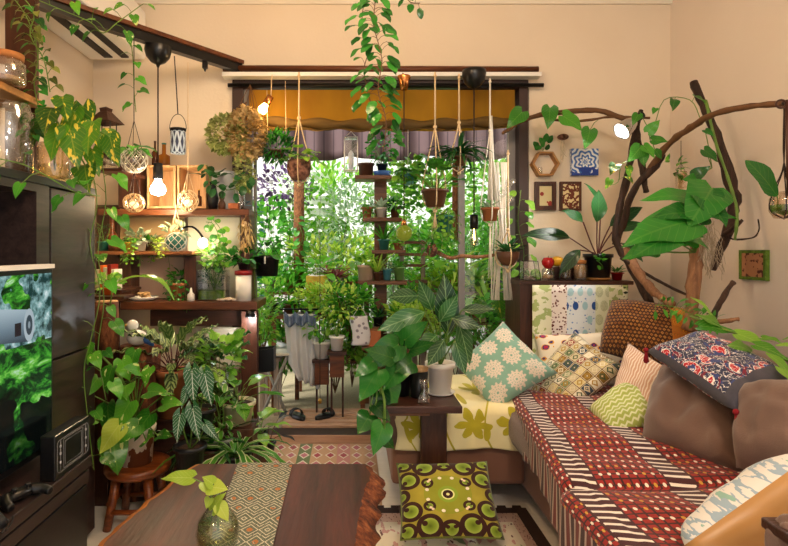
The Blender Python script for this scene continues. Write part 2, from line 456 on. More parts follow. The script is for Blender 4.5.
def floral():
    u, v = UV(); q = comb(u, v, 0); d = vor(8, q, rnd=.9) + (nz(16, q, 2) - .5) * .25
    c = ramp(d, [(0, S('a81c40')), (.22, S('3c2a6a')), (.33, S('d89a2a')), (.4, S('e4dac6'))], 'CONSTANT'); return c
def throw_red():
    u, v = UV(); x, y, h = cell(u, v, 40, 84, 0)
    base = mix(nz(40, None, 2), S('26090a'), S('42130f'))
    red = (y.abs().lt(.36)) * (x.abs().gt(.12)); c = mix(red, base, S('94190f'))
    x2, y2, h2 = cell(u, v, 40, 42, .5)
    dot = (x2 * x2 * .9 + y2 * y2 * 1.4).lt(.036); c = mix(dot, c, mix(h2.gt(.3), S('c89a3a'), S('efe2d4')))
    f = ((u - .19) / .27).fr(); band = f.lt(.29)
    bar = ((v * 56 + u * 6).fr()).lt(.34) * f.gt(.02) * f.lt(.27)
    c = mix(bar, mix(band, c, S('3f0f16')), S('eadfd6'))
    return mix(u.lt(.12), c, mix((v * 60).fr().lt(.3), mix((v * 30).fr().lt(.5), S('6a1414'), S('360d12')), S('b8a298')))
def throw_yellow():
    u, v = UV(); q = comb(u, v, 0)
    x, y, h = cell(u + v * .12, v, 2.6, 2.2, .5); x = x + (h - .5) * .2; r = (x * x + y * y * 1.3).sq(); a = y.at(x) + h * 5 + (nz(6, q, 2) - .5) * 1.2
    fl = r.lt((a * 3).cos().abs() * .22 + .14)
    x3, y3, h3 = cell(u + .2, v + .35, 3.4, 3.0, .5); lf = (x3 * x3 * 6 + (y3 + x3) * (y3 + x3)).lt(.05) * h3.gt(.35)
    stem = ((u * 3.4 + (v * 7).sin() * .25).fr() - .5).abs().lt(.025)
    fold = mix(nz(4, q, 3), S('e8d896'), S('f4ecc4')); tw = mix(nz(7, q, 3), S('a09412'), S('cdbf34'))
    return mix(fl.mx(lf).mx(stem), fold, tw)
def cushion_scroll():
    u, v = UV(); a = (u - .5).abs() * 2; b = (v - .5).abs() * 2; p = a.mx(b); q = a.mn(b)
    q3 = comb(u, v, 0)
    base = mix(nz(6, q3, 2), S('8a8420'), S('b8a83c')); rr = (a * a + b * b).sq()
    base = mix(rr.lt(.5) * .6, base, S('86961f'))
    brown = None; c = base
    for (cx, cy, r, w) in ((.42, .76, .22, .05), (.79, .4, .2, .045), (.0, .84, .17, .045), (.86, .86, .16, .04), (.97, .0, .14, .045), (.4, .3, .1, .03)):
        k, ins = ring(a, b, cx, cy, r, w); d = ((a - cx) * (a - cx) + (b - cy) * (b - cy)).sq()
        c = mix(ins, c, ramp(d / r, [(0, S('5a6a14')), (.5, S('86a02c')), (.85, S('b0c058'))])); c = mix(k, c, S('38180e'))
        k2, i2 = ring(a, b, cx + r * .45, cy - r * .3, r * .26, .02); c = mix(i2, c, S('38180e'))
    k, i = ring(a, b, 0, 0, .17, .035); c = mix(i, c, S('e6e8a0')); c = mix(k, c, S('8aa52e'))
    k, i = ring(a, b, 0, 0, .07, .035); c = mix(k, c, S('38180e'))
    k, i = ring(p, q, .42, .13, .04, .01); c = mix(i, c, S('f0e4d0')); k, i = ring(p, q, .38, .34, .03, .01); c = mix(i, c, S('f0d8c0'))
    return mix(a.mx(b).gt(.97), c, S('6a7a1c'))
def runner():
    u, v = UV(); x, y, h = cell(u, v, 3.5, 11, .5); d = x.abs() + y.abs() * 1.0; base = mix(nz(20), S('3f4a3c'), S('5c6654'))
    c = mix(((d * 3.2).fr() - .5).abs().lt(.11), base, S('d2ccb4'))
    c = mix(nz(75, comb(u, v * 3, 0), 2).gt(.62), c, S('b8b298'))
    x, y, h = cell(u, v, 3.5, 11, .5); r = (x * x + y * y).sq()
    return mix(r.lt(.17) * h.gt(.3) * nz(90).gt(.42), c, S('b0682a'))
def patchwork():
    u, v = UV(); q = comb(u, v * 1.3, 0)
    g = mix(nz(9, q, 3).gt(.52), S('e8ead0'), S('a8ba78'))
    br = mix(vor(30, q).lt(.33), S('ece4e0'), S('6a3a34'))
    x, y, h = cell(u, v, 10, 8, .5); r = (x * x + y * y).sq()
    bl = mix(vor(26, q).lt(.25), S('dfe8f0'), S('7a9cd0')); bl = mix(r.lt(.3) * h.gt(.62), bl, S('24509a')); bl = mix(r.lt(.3) * h.lt(.2), bl, S('a8d0dc'))
    wh = mix(((r * 12).fr().lt(.4)) * r.lt(.42), S('e6ecd2'), S('8a9a5a'))
    c = mix(u.gt(.2), g, br); c = mix(u.gt(.36), c, bl); c = mix(u.gt(.66), c, wh); c = mix(u.gt(.8), c, g)
    return mix(u.gt(.9) * nz(20, q, 2).gt(.6), c, S('2a3a2a'))
def kilim():
    u, v = UV(); h = wn(comb((u * 9).fl(), 1, 1))
    c = ramp(h, [(0, S('c8a07a')), (.2, S('8a4a44')), (.35, S('d8c8a0')), (.5, S('6a7a4a')), (.65, S('c88a80')), (.8, S('e2d6ba'))], 'CONSTANT')
    x, y, hh = cell(u, v, 9, 9); d = x.abs() + y.abs(); return mix(d.lt(.42) * d.gt(.3), mix(d.lt(.3), c, mix(hh, S('a83c48'), S('c8808a'))), S('e6dcc4'))
def mat_rug():
    u, v = UV(); q = comb(u * 2, v, 0); n = nz(9, q, 4)
    c = mix(n.gt(.56), S('e8ddc8'), S('cf9a90')); c = mix(nz(16, q, 2).gt(.66), c, S('6a3a34')); c = mix(nz(12, comb(v, u, 2), 2).gt(.66), c, S('7f8a5a'))
    b = (u - .5).abs().gt(.455).mx((v - .5).abs().gt(.43)); return mix(b, c, mix(vor(60, q).lt(.3), S('cfa898'), S('8a4a48')))
def batik():
    u, v = UV(); x, y, h = cell(u, v, 24, 17, .5); d = x.abs() + y.abs()
    c = mix(nz(5), S('321808'), S('522a10')); return mix((d.lt(.4)) * d.gt(.16), c, mix(h, S('8a5420'), S('b88440')))
def batik_orange():
    u, v = UV(); x, y, h = cell(u, v, 6, 9, .5); r = (x * x + y * y).sq()
    return mix((r * 7).fr().lt(.4), S('b8641c'), mix(h, S('e0a030'), S('6a4a1c')))
def batik2():
    u, v = UV(); return mix(u.gt(.74).mx(v.lt(.0)), batik(), batik_orange())
def chevron(c1, c2, n=11, amp=.5):
    def f():
        u, v = UV(); z = ((u * 8).fr() - .5).abs() * amp; return mix(((v * n + z * 2).fr()).lt(.38), c1, c2)
    return f
def white_floral():
    u, v = UV(); q = comb(u, v, 0); c = mix((nz(9, q, 4) - .5).abs().lt(.03), S('e0dedc'), S('9ab0c4')); return mix(nz(10, comb(v, u, 3), 4).gt(.63), c, S('8fb8ae'))
fab = dict(rough=.92, sheen=.15, bstr=.12)
for n_, f_ in (('tx_daisy', daisy), ('tx_geo', geo), ('tx_suzani', suzani), ('tx_floral', floral), ('tx_red', throw_red), ('tx_yellow', throw_yellow),
               ('tx_scroll', cushion_scroll), ('tx_runner', runner), ('tx_patch', patchwork), ('tx_kilim', kilim), ('tx_mat', mat_rug), ('tx_batik', batik),
               ('tx_batik2', batik2), ('tx_lime', chevron(S('a8b85a'), S('e0e4bc'))), ('tx_pink', chevron(S('d2a890'), S('f0e2d4'), 20, .2)), ('tx_wfloral', white_floral)):
    mat(n_, f_, bump=weave(), **fab)
mat('suede', lambda: mix(nz(4, None, 4), S('5e473f'), S('82695e')), .95, sheen=.3, bump=weave(300), bstr=.2)
mat('suede_base', lambda: mix(nz(4, None, 4), S('7a5242'), S('946a56')), .95, sheen=.2)
mat('gold_satin', lambda: mix(nz(5, None, 3), S('9a6c34'), S('c8985c')), .38, sheen=.2)
mat('tassel', S('8a1420'), .9)
mat('foam_brown', S('2c1a16'), .8)
def screen():
    u, v = UV(); q = comb(u * 2.4, v, 0); q2 = comb(u * 1.2, v, 7)
    g = ramp(nz(9, q2, 6, .7, .5), [(.34, S('030806')), (.46, S('0f3a18')), (.54, S('3f9a2c')), (.6, S('7fc850')), (.7, S('cfe8e0'))])
    g2 = ramp(nz(14, q, 4, .6), [(.4, S('1a3a3a')), (.55, S('7fa8a8')), (.7, S('dfeef0'))])
    c = mix(v.gt(.62) * nz(5, q, 2).gt(.48), g, g2)
    c = mix(v.lt(.36) * nz(4, q, 2).lt(.55), c, S('060c0c'))
    body = u.lt(.905) * (v - .72 + (u - .9) * .25).abs().lt(.088)
    c = mix(body, c, ramp((v - .62) * 5, [(0, S('1c2830')), (.5, S('6f8290')), (1, S('a8bac4'))]))
    dx = (u - .905) * 4.2; dy = v - .722; r = (dx * dx + dy * dy).sq(); c = mix(r.lt(.09), c, S('aab8c0')); c = mix(r.lt(.055), c, S('39454e')); c = mix(r.lt(.02), c, S('8a98a0'))
    c = mix((u - .862).abs().lt(.012) * (v - .71).abs().lt(.035), c, S('2a2228'))
    return mix(v.lt(.18) * .85, c, S('050807'))
mat('tv_screen', S('050505'), .12, emit=screen, estr=.75)  # greenery and grey cylinder drawn in the emission colour
mat('art_red', lambda: mix(vor(24).lt(.32), S('c8b88a'), S('8a2418')), .6)
mat('art_cream', lambda: mix((nz(26, None, 3) - .5).abs().lt(.06), S('e2d2a0'), S('6a2c18')), .6)
def bluep():
    u, v = UV(); x, y, h = cell(u, v, 1, 1); r = (x * x + y * y).sq(); a = y.at(x)
    c = mix(((a * 8).cos() * .25 + r * 6).fr().lt(.5), S('eef2f6'), S('3f74c4')); return mix(v.lt(.3) * nz(9).gt(.42), c, S('1c3f9a'))
mat('art_blue', bluep, .5)
mat('art_brown', lambda: mix(nz(40, None, 2).gt(.58), S('b8805c'), S('5a241c')), .7)
# ------------------------------------------------------------ camera, world
sc = bpy.context.scene
cam = bpy.data.cameras.new('camera'); co = bpy.data.objects.new('camera', cam); COL.objects.link(co)
co.location = (0, 0, CZ); co.rotation_euler = (PI / 2, 0, 0); cam.sensor_width = 36; cam.lens = F / 788 * 36
cam.shift_x = (394 - CX) / 788; cam.shift_y = -(273 - CY) / 788; cam.clip_start = .05; sc.camera = co
sc.view_settings.view_transform = 'Standard'; sc.view_settings.look = 'None'; sc.view_settings.gamma = 1; sc.view_settings.exposure = .28
w = bpy.data.worlds.new('sky'); sc.world = w; w.use_nodes = True
w.node_tree.nodes['Background'].inputs[0].default_value = (.93, .96, 1, 1); w.node_tree.nodes['Background'].inputs[1].default_value = 1.1

def light(name, kind, loc, e, col=(1, 1, 1), size=.1, rot=None, **k):
    l = bpy.data.lights.new(name, kind); l.energy = e; l.color = col
    if kind == 'AREA': l.size = size
    elif kind == 'SUN': l.angle = size
    else: l.shadow_soft_size = size
    for a, b in k.items(): setattr(l, a, b)
    o = bpy.data.objects.new(name, l); COL.objects.link(o); o.location = V(loc)
    if rot: o.rotation_euler = rot
    return o
YW = 3.2; XL, XR, ZC = -1.48, 1.82, 2.53; OX0, OX1, OZ = -.62, .95, 2.02
# ------------------------------------------------------------ setting
struct('floor', MB().box((XL - .1, -3, -.1), (XR + .1, YW + .04, 0)), 'floor_pale')
struct('ceiling', MB().box((XL - .1, -3, ZC), (XR + .1, YW + .1, ZC + .1)), 'ceiling_paint')
struct('wall_left', MB().box((XL - .1, -3, 0), (XL, YW + .1, ZC)), 'plaster')
struct('wall_right', MB().box((XR, -3, 0), (XR + .1, YW + .1, ZC)), 'plaster_right')
b = MB(); b.box((XL, YW, 0), (OX0 - .06, YW + .1, ZC)); b.box((OX1 + .06, YW, 0), (XR, YW + .1, ZC)); b.box((OX0 - .06, YW, OZ + .05), (OX1 + .06, YW + .1, ZC))
struct('wall_back', b, 'plaster')
struct('trim_1', MB().box((XL, YW - .02, ZC - .03), (XR, YW, ZC)), 'ceiling_paint', 'thin cornice strip under the ceiling on the back wall')
# window (sliding garden door)
b = MB(); b.box((OX0 - .06, YW - .02, 0), (OX0, YW + .12, OZ + .05)); b.box((OX1, YW - .02, 0), (OX1 + .05, YW + .12, OZ + .05)); b.box((OX0, YW - .02, OZ), (OX1, YW + .12, OZ + .05)); b.box((OX0, YW - .01, .0), (OX1, YW + .12, .045))
win = struct('window_1', b, 'frame_brown', 'wide sliding garden door opening with dark frame')
b = MB(); b.box((OX0 + .002, YW, .045), (OX0 + .045, YW + .05, OZ)); b.box((OX0 + .055, YW + .01, .045), (OX0 + .07, YW + .05, OZ)); b.build('jamb_strip', 'alu', win, 'pale aluminium jamb strip', smooth=False)
b = MB(); x0 = .62; b.box((x0, YW + .05, .05), (x0 + .035, YW + .08, OZ)); b.box((OX1 - .045, YW + .05, .05), (OX1 - .002, YW + .08, OZ)); b.box((x0, YW + .05, .05), (OX1 - .002, YW + .08, .12)); b.box((x0, YW + .05, OZ - .05), (OX1 - .002, YW + .08, OZ))
b.build('sash_frame', 'alu', win, 'grey aluminium sliding sash', smooth=False)
MB().box((x0 + .03, YW + .062, .11), (OX1 - .045, YW + .067, OZ - .05)).build('pane', 'pane_glass', win, smooth=False)
b = MB(); b.box((OX0 - .02, YW - .03, .0), (OX1, YW - .02, .05)); b.build('sill_track', 'wood_deck', win, smooth=False)
# garden room shell
struct('floor_2', MB().box((-2.6, YW + .1, -.1), (2.8, 6.2, 0)), 'floor_garden', 'matted ground of the garden room outside the door')
b = MB()
b.box((-2.6, 6.0, 0), (2.8, 6.05, 2.1))
struct('wall_garden', b, 'fence_white', 'white wall at the far end of the garden room')
b = MB()
for i in range(15): b.box((-1.9, 4.9, .55 + i * .105), (-.18, 4.92, .63 + i * .105))
for x in (-1.8, -1.2, -.75, -.2): b.box((x, 4.92, 0), (x + .05, 4.96, 2.15))
b.build('slat_fence', 'fence_white', loc=(0, 0, 0), smooth=False); tag(bpy.data.objects['slat_fence'], 'white fence of thin horizontal slats outside, left behind the plants', 'fence')

# awning with scalloped edge
def aw(u, v):
    x = -1.0 + 2.6 * u; z = 2.04 - .22 * v; y = 4.2 + .0 * v
    if v > .9: z = 2.04 - .2 - .035 - .04 * abs(math.sin(x * 5.2))
    return (x, y + .03 * math.sin(x * 30), z)
def aw2(u, v): x = -1.0 + 2.6 * u; return (x, 4.2 + 0.7 * v, 2.04 + .35 * v)
b = MB(); b.sheet(aw, 90, 8); ob = b.build('scalloped_awning', 'awning', solid=.006); tag(ob, 'faded mauve valance with scalloped lower edge outside the window', 'awning')
# deck step
t = thing('slatted_deck_step', 'low wooden slatted step just outside the door sill', 'step', (-.05, 3.5, 0))
for i in range(5): MB().box((-.42, 3.335 + i * .078, .03), (.36, 3.389 + i * .078, .055)).build('slat', 'wood_deck', t, w=True, smooth=False, bevel=.004)
b = MB(); [b.box((x, 3.335, .001), (x + .03, 3.71, .03)) for x in (-.4, -.04, .32)]; b.build('bearer', 'wood_dark', t, w=True, smooth=False)
t['group'] = 'deck'; del t['group']
# sandals
def sandal(loc, rz, label, m='black'):
    t = thing('sandal', label, 'sandal', loc, 'sandals on the slatted step'); t.rotation_euler.z = rz; t.scale = (.85, .72, .9)
    b = MB(); n = 18; pr = []
    for i in range(n):
        a = 2 * PI * i / n; pr.append((.043 * math.cos(a) * (1 + .12 * math.sin(a)), .115 * math.sin(a)))
    vs = [(x, y, z) for z in (0, .018) for x, y in pr]
    b.add(vs, [(i, (i + 1) % n, n + (i + 1) % n, n + i) for i in range(n)] + [tuple(range(n))[::-1], tuple(range(n, 2 * n))])
    b.build('sole', m, t)
    b = MB(); b.sheet(lambda u, v: (.048 * math.cos(PI * u), .02 + .05 * v, .012 + .042 * math.sin(PI * u)), 10, 4); b.build('strap', 'black_matte' if m == 'black' else m, t, solid=.004)
    return t
sandal((-.335, 3.49, .056), .5, 'black sandal lying on the left of the pair on the slatted step')
sandal((-.17, 3.50, .056), -.7, 'larger round black sandal on the right of the pair on the slatted step')
# curtain rods over the window
t = thing('curtain_rod', 'long reddish wooden pole above the garden door', 'rod', (.15, 3.12, 2.13))
MB().tube([(-.72, 3.13, 2.115), (1.04, 3.13, 2.108)], .018, 10).build('pole', 'wood_red', t, w=True)
b = MB(); [b.box((x, 3.13, 2.10), (x + .02, 3.2, 2.12)) for x in (-.6, .2, .95)]; b.build('bracket', 'white_plastic', t, w=True, smooth=False)
MB().box((-.72, 3.1, 2.064), (1.05, 3.17, 2.086)).build('rail_box', 'white_plastic', t, 'white rail under the wooden pole', w=True, smooth=False)
t = thing('lower_curtain_rod', 'black curtain rod just below the white rail', 'rod', (.15, 3.15, 2.04)); MB().tube([(-.7, 3.16, 2.03), (1.08, 3.16, 2.03)], .012, 8).build('pole', 'black_metal', t, w=True)
# roman shade
t = thing('roman_shade', 'amber fabric roman shade gathered at the top of the window', 'shade', (.15, 3.17, 1.98))
MB().sheet(lambda u, v: (-.58 + 1.5 * u, 3.165 - .012 * math.sin(u * 19) * v - .01 * v, 2.005 - .225 * v - .014 * math.sin(u * PI * 3 + 1) * v), 60, 10).build('cloth', 'shade_amber', t, w=True)
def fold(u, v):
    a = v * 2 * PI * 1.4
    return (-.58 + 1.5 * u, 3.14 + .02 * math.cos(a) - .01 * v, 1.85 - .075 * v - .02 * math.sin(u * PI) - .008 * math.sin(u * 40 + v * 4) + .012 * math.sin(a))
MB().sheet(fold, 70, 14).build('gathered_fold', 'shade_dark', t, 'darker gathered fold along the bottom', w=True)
# air conditioner
t = thing('air_conditioner', 'white air conditioner high on the left wall by the corner', 'air conditioner', (-1.32, 2.75, 2.17))
MB().box((XL + .002, 2.3, 2.17), (-1.16, 3.16, 2.44)).build('casing', 'white_plastic', t, w=True, smooth=False, bevel=.015)
MB().box((-1.37, 2.36, 2.163), (-1.325, 3.1, 2.17)).build('air_slot', 'black_matte', t, 'black slot nearer the wall', w=True, smooth=False)
MB().box((-1.275, 2.36, 2.163), (-1.235, 3.1, 2.17)).build('air_slot', 'black_matte', t, 'black slot nearer the room', w=True, smooth=False)
# oblique ceiling rail
A, B_ = V((-1.44, 2.12, 2.14)), V((-.63, 3.15, 2.14)); dv = (B_ - A).normalized(); sd = V((dv.y, -dv.x, 0))
def oblique(w0, z0, z1):
    b = MB(); q = [A + sd * w0, A - sd * w0, B_ - sd * w0, B_ + sd * w0]
    vs = [p + V((0, 0, z)) for z in (z0, z1) for p in q]; b.add(vs, [(0, 1, 2, 3)[::-1], (4, 5, 6, 7), (0, 1, 5, 4), (1, 2, 6, 5), (2, 3, 7, 6), (3, 0, 4, 7)]); return b
t = thing('lighting_rail', 'slanting wooden beam with black lighting track at top left', 'rail', (A + B_) / 2)
oblique(.035, 0, .02).build('beam', 'wood_red', t, w=True, smooth=False); oblique(.02, -.045, 0).build('track', 'black', t, w=True, smooth=False)
def railpt(px):
    k = (px - CX) / F; s = (k * A.y - A.x) / (dv.x - k * dv.y); return A + dv * s + V((0, 0, -.045))
for px, lb in ((167, 'short black track adapter between the dome canopy and the lantern hook'), (205, 'black track adapter nearest the wooden pole end')):
    p = railpt(px); tag(MB().box((-.012, -.012, -.035), (.012, .012, 0)).lathe([(.004, -.05), (.008, -.035), (.008, -.03)], n=8).build('rail_adapter', 'black', loc=p, smooth=False), lb, 'adapter')

# ------------------------------------------------------------ lights
light('sun', 'SUN', (0, 5, 5), 6.5, (1, .97, .9), .5, V((.62, .4, -.68)).to_track_quat('-Z', 'Y').to_euler())
light('unseen_fill_light', 'POINT', (-.1, 1.7, 2.3), 24, (1, .68, .4), .14, None)  # unseen warm lamp, added to light the upper walls
light('unseen_fill_light_2', 'POINT', (.5, -.3, 2.3), 58, (1, .86, .7), .16, None)  # unseen lamp, added as fill for the room
for i, (x, y) in enumerate(((-.1, 1.7), (.5, -.3))):  # bodies for the two added lamps, both out of view
    t = thing('unseen_fill_lamp', ['unseen round lamp added in the middle of the ceiling', 'unseen round fill lamp added behind the viewer'][i], 'lamp', (x, y, 2.45))
    MB().lathe([(.001, .0), (.3, 0), (.31, .04), (.3, .079), (.001, .079)], n=32).build('shade', 'glow_warm', t)
# ------------------------------------------------------------ plant parts
R = random.Random(7)
def rv(R, s=1): return V((R.uniform(-1, 1), R.uniform(-1, 1), R.uniform(-1, 1))) * s
def rosette(n, L, W, shape, pl, el=(25, 80), curl=.7, fold=.2, droop=.3, h0=0, az=None, seed=1, rs=.0022, base=.01, wave=0, vary=.3):
    R = random.Random(seed); lf, st = MB(), MB()
    for i in range(n):
        a = (i * 2.39996 + R.uniform(-.3, .3)) if az is None else R.uniform(*az)
        f = (i + .5) / n; e = math.radians(el[1] + (el[0] - el[1]) * f + R.uniform(-7, 7))
        hd = V((math.cos(a), math.sin(a), 0)); d = hd * math.cos(e) + V((0, 0, math.sin(e)))
        ln = pl * R.uniform(1 - vary, 1.1); p0 = V((0, 0, h0)) + hd * base
        p3 = p0 + d * ln; p1 = p0 + V((0, 0, ln * .35)) + d * ln * .2
        if pl > .012: st.tube(smoothpath([p0, (p0 + p3) / 2 + V((0, 0, ln * .08)), p3], 3), [rs, rs * .7], 4, False)
        ld = (d + hd * .5 + V((0, 0, -droop))).normalized(); k = R.uniform(1 - vary, 1.15)
        lf.leaf(shape, p3, ld, (0, 0, 1), L * k, W * k, curl * R.uniform(.6, 1.3), fold, R.random(), wave)
    return lf, st
def bush(c, r, n, L, W, shape, seed=1, curl=.5, upb=.3, stems=7, base=(0, 0, 0), fold=.2, fill=.35):
    R = random.Random(seed); lf, st = MB(), MB(); c = V(c); r = V(r) if not isinstance(r, (int, float)) else V((r, r, r))
    for i in range(stems):
        q = rv(R); q.normalize(); q = V((q.x * r.x, q.y * r.y, abs(q.z) * r.z)) * .8 + c
        m = (V(base) + q) / 2 + rv(R, .12 * r.length); st.tube(smoothpath([base, m, q], 3), [.004 if r.length > .2 else .002, .0012], 4, False)
    for i in range(n):
        q = rv(R)
        if q.length > 1: q.normalize()
        q = q.normalized() * (fill + (1 - fill) * R.random() ** .6); p = V((q.x * r.x, q.y * r.y, q.z * r.z)) + c
        d = q.normalized() * .8 + rv(R, .55) + V((0, 0, upb)); k = R.uniform(.65, 1.2)
        lf.leaf(shape, p, d, rv(R) * .5 + V((0, 0, 1)), L * k, W * k, curl, fold, R.random())
    return lf, st
def vine(path, n, L, W, shape='heart', seed=1, pl=.03, hang=.6, r=.002, lf=None, st=None, side=1.0, vary=.35, toward=(0, -.6, 0)):
    R = random.Random(seed); lf = lf or MB(); st = st or MB(); ps = smoothpath(path, 4); st.tube(ps, r, 5)
    seg = [0]
    for a, b in zip(ps, ps[1:]): seg.append(seg[-1] + (b - a).length)
    for i in range(n):
        s = seg[-1] * (i + R.uniform(.2, .8)) / n; j = 0
        while j < len(seg) - 2 and seg[j + 1] < s: j += 1
        p = ps[j].lerp(ps[j + 1], (s - seg[j]) / max(1e-6, seg[j + 1] - seg[j])); tan = (ps[j + 1] - ps[j]).normalized()
        sd = tan.cross(V((0, 1, .1))).normalized() * (1 if i % 2 else -1) * side
        q = p + (sd * .8 + V(toward) * .6 + rv(R, .3) + V((0, 0, .3))).normalized() * pl * R.uniform(.7, 1.3)
        st.tube([p, (p + q) / 2 + V((0, 0, pl * .15)), q], r * .6, 4, False)
        d = (q - p).normalized() * .6 + V((0, 0, -hang)) + V(toward) * .15 + rv(R, .2); k = R.uniform(1 - vary, 1.1)
        lf.leaf(shape, q, d, (V((0, 0, 1)) + V(toward) * 1.2 + rv(R, .3)), L * k, W * k, .5, .18, R.random())
    return lf, st
def strap(n, L, W, el=(10, 80), curl=1.6, seed=1, h0=0, wave=0, fold=.4, shape='strap', base=.006):
    return rosette(n, L, W, shape, .01, el, curl, fold, .0, h0, None, seed, base=base, wave=wave)
def trail(n, ln, L, W, seed=1, r0=.05, h0=.0, shape='oval', k=12, out=1.3):
    R = random.Random(seed); lf, st = MB(), MB()
    for i in range(n):
        a = 2 * PI * i / n + R.uniform(-.3, .3); l = ln * R.uniform(.5, 1.1); hd = V((math.cos(a), math.sin(a), 0))
        path = [V((0, 0, h0)) + hd * r0 * .4, V((0, 0, h0 + .03)) + hd * r0 * 1.1, V((0, 0, h0 - l * .3)) + hd * r0 * out, V((0, 0, h0 - l)) + hd * r0 * out * 1.08 + rv(R, .02)]
        vine(path, int(k * l / ln) + 2, L, W, shape, seed * 31 + i, L * .3, .5, .0012, lf, st, toward=hd * .5)
    return lf, st
def pot(T, rt, h, m, rb=None, soil=True, rim=.006, n=20, name='pot', label=None, ribs=0):
    rb = rb or rt * .76
    pr = [(.001, 0), (rb, 0), (rb + (rt - rb) * .84, h * .84), (rt + rim, h * .85), (rt + rim, h), (rt - .004, h), (rt - .008, h * .8), (.001, h * .8)]
    b = MB().lathe(pr, n=n); po = b.build(name, m, T, label)
    if soil: MB().lathe([(.001, h * .885), (rt * .5, h * .9), (rt - .006, h * .86), (rt - .006, h * .82), (.001, h * .82)], n=16).build('soil', 'soil', po)
def greens(T, kind, s, seed, h0, lm, sm='stem_green', rt=.05):
    """foliage of one kind with overall size s"""
    if kind == 'heart': lf, st = rosette(14, s * .5, s * .42, 'heart', s * .55, (5, 75), .6, .2, .7, h0, seed=seed)
    elif kind == 'broad': lf, st = rosette(11, s * .6, s * .3, 'lance', s * .45, (15, 80), .8, .2, .2, h0, seed=seed)
    elif kind == 'round': lf, st = rosette(22, s * .3, s * .28, 'round', s * .6, (5, 85), .4, .15, .2, h0, seed=seed)
    elif kind == 'strap': lf, st = strap(20, s * 1.1, s * .09, (12, 85), 1.4, seed, h0)
    elif kind == 'spider': lf, st = strap(34, s * 1.1, s * .08, (5, 80), 1.9, seed, h0)
    elif kind == 'spike': lf, st = strap(16, s, s * .1, (55, 88), .25, seed, h0, base=rt * .4)
    elif kind == 'fern': lf, st = rosette(15, s * .95, s * .3, 'fern', .015, (10, 75), 1.2, .1, .1, h0, seed=seed)
    elif kind == 'bush': lf, st = bush((0, 0, h0 + s * .5), (s * .5, s * .5, s * .48), 110, s * .16, s * .1, 'oval', seed, base=(0, 0, h0))
    elif kind == 'fine': lf, st = bush((0, 0, h0 + s * .42), (s * .5, s * .5, s * .42), 200, s * .12, s * .04, 'tri', seed, base=(0, 0, h0), upb=.8)
    elif kind == 'succ': lf, st = strap(22, s * .6, s * .16, (10, 85), .2, seed, h0, shape='lance')
    elif kind == 'tuft': lf, st = bush((0, 0, h0 + s * .2), (s * .5, s * .5, s * .25), 60, s * .26, s * .18, 'round', seed, base=(0, 0, h0), stems=3)
    elif kind == 'trail': lf, st = trail(9, s, s * .16, s * .14, seed, rt, h0, 'round', 11)
    elif kind == 'arum': lf, st = rosette(8, s * .5, s * .34, 'arrow', s * .7, (30, 80), .6, .1, .9, h0, seed=seed)
    elif kind == 'tree': lf, st = bush((0, 0, h0 + s * .62), (s * .42, s * .42, s * .4), 170, s * .11, s * .06, 'oval', seed, base=(0, 0, h0))
    lf.build('foliage', lm, T)
    if st.v: st.build('stem', sm, T)
PN = [0]
def plant(label, px, py, Y, rt, h, pm, kind, s, lm, name='potted_plant', cat='plant', z=None, group=None, rb=None, saucer=None):
    PN[0] += 1; p = P(px, py, Y)
    if z is not None: p.z = z
    if p.z < .05: p.z = max(p.z, 0.001)
    T = thing(name, label, cat, p, group); pot(T, rt, h, pm, rb)
    if saucer: MB().lathe([(.001, -.0), (rt, 0), (rt * 1.15, .012), (rt * 1.1, .012), (rt * .95, .004)], n=20).build('saucer', saucer, T)
    greens(T, kind, s, PN[0] * 13 + 5, h * .88, lm, rt=rt); return T
def hanger(label, px, ytop, ybot, Y, rpot, m='rope', tassel=.12, knots=True, name='hanging_macrame', cat='plant hanger', strands=3, r=.0035, group=None, yoke=None):
    """rope plant hanger: loop, strands that open round the pot, gather knot and tassel"""
    a, c = P(px, ytop, Y), P(px, ybot, Y); T = thing(name, label, cat, c, group); H = a.z - c.z
    b = MB(); sp = yoke if yoke is not None else H * .45
    b.tube([(0, 0, H), (0, 0, sp)], r * 1.3, 6)
    for i in range(strands):
        g = 2 * PI * i / strands + .5; x, y = math.cos(g) * (rpot + r), math.sin(g) * (rpot + r)
        b.tube(smoothpath([(0, 0, sp), (x * .55, y * .55, sp * .62), (x, y, min(rpot * 2, sp * .4)), (x * .85, y * .85, rpot * .4), (0, 0, -.01)], 3), r, 5)
    b.build('cord', m, T)
    if knots:
        k = MB(); k.ball((0, 0, sp), r * 3, 8, 6); k.ball((0, 0, -.015), r * 3.2, 8, 6); k.ball((0, 0, H - .02), r * 2.5, 8, 6); k.build('knot', m, T)
    if tassel:
        k = MB(); RR = random.Random(int(px)); [k.tube([(0, 0, -.015), (RR.uniform(-.012, .012), RR.uniform(-.012, .012), -.015 - tassel * RR.uniform(.7, 1))], r * .5, 4) for _ in range(9)]; k.build('tassel', m, T)
    return T
def board(label, px0, px1, py, Y0, Y1, th=.022, m='wood_shelf', name='shelf_board', cat='shelf', group=None, ref=None):
    """board whose top front edge is seen at py between px0 and px1"""
    a, c = P(px0, py, Y0), P(px1, py, Y0)
    b = MB().box((-(c.x - a.x) / 2, 0, -th), ((c.x - a.x) / 2, Y1 - Y0, 0)); return tag(b.build(name, m, loc=((a.x + c.x) / 2, Y0, a.z), smooth=False, bevel=.003), label, cat, group)
def box(name, label, cat, px0, px1, py0, py1, Y, d, m, bev=.003, group=None, z=None):
    a, c = P(px0, py1, Y), P(px1, py0, Y); z0 = a.z if z is None else z
    return tag(MB().box((-(c.x - a.x) / 2, 0, 0), ((c.x - a.x) / 2, d, c.z - z0)).build(name, m, loc=((a.x + c.x) / 2, Y, z0), smooth=False, bevel=bev), label, cat, group)
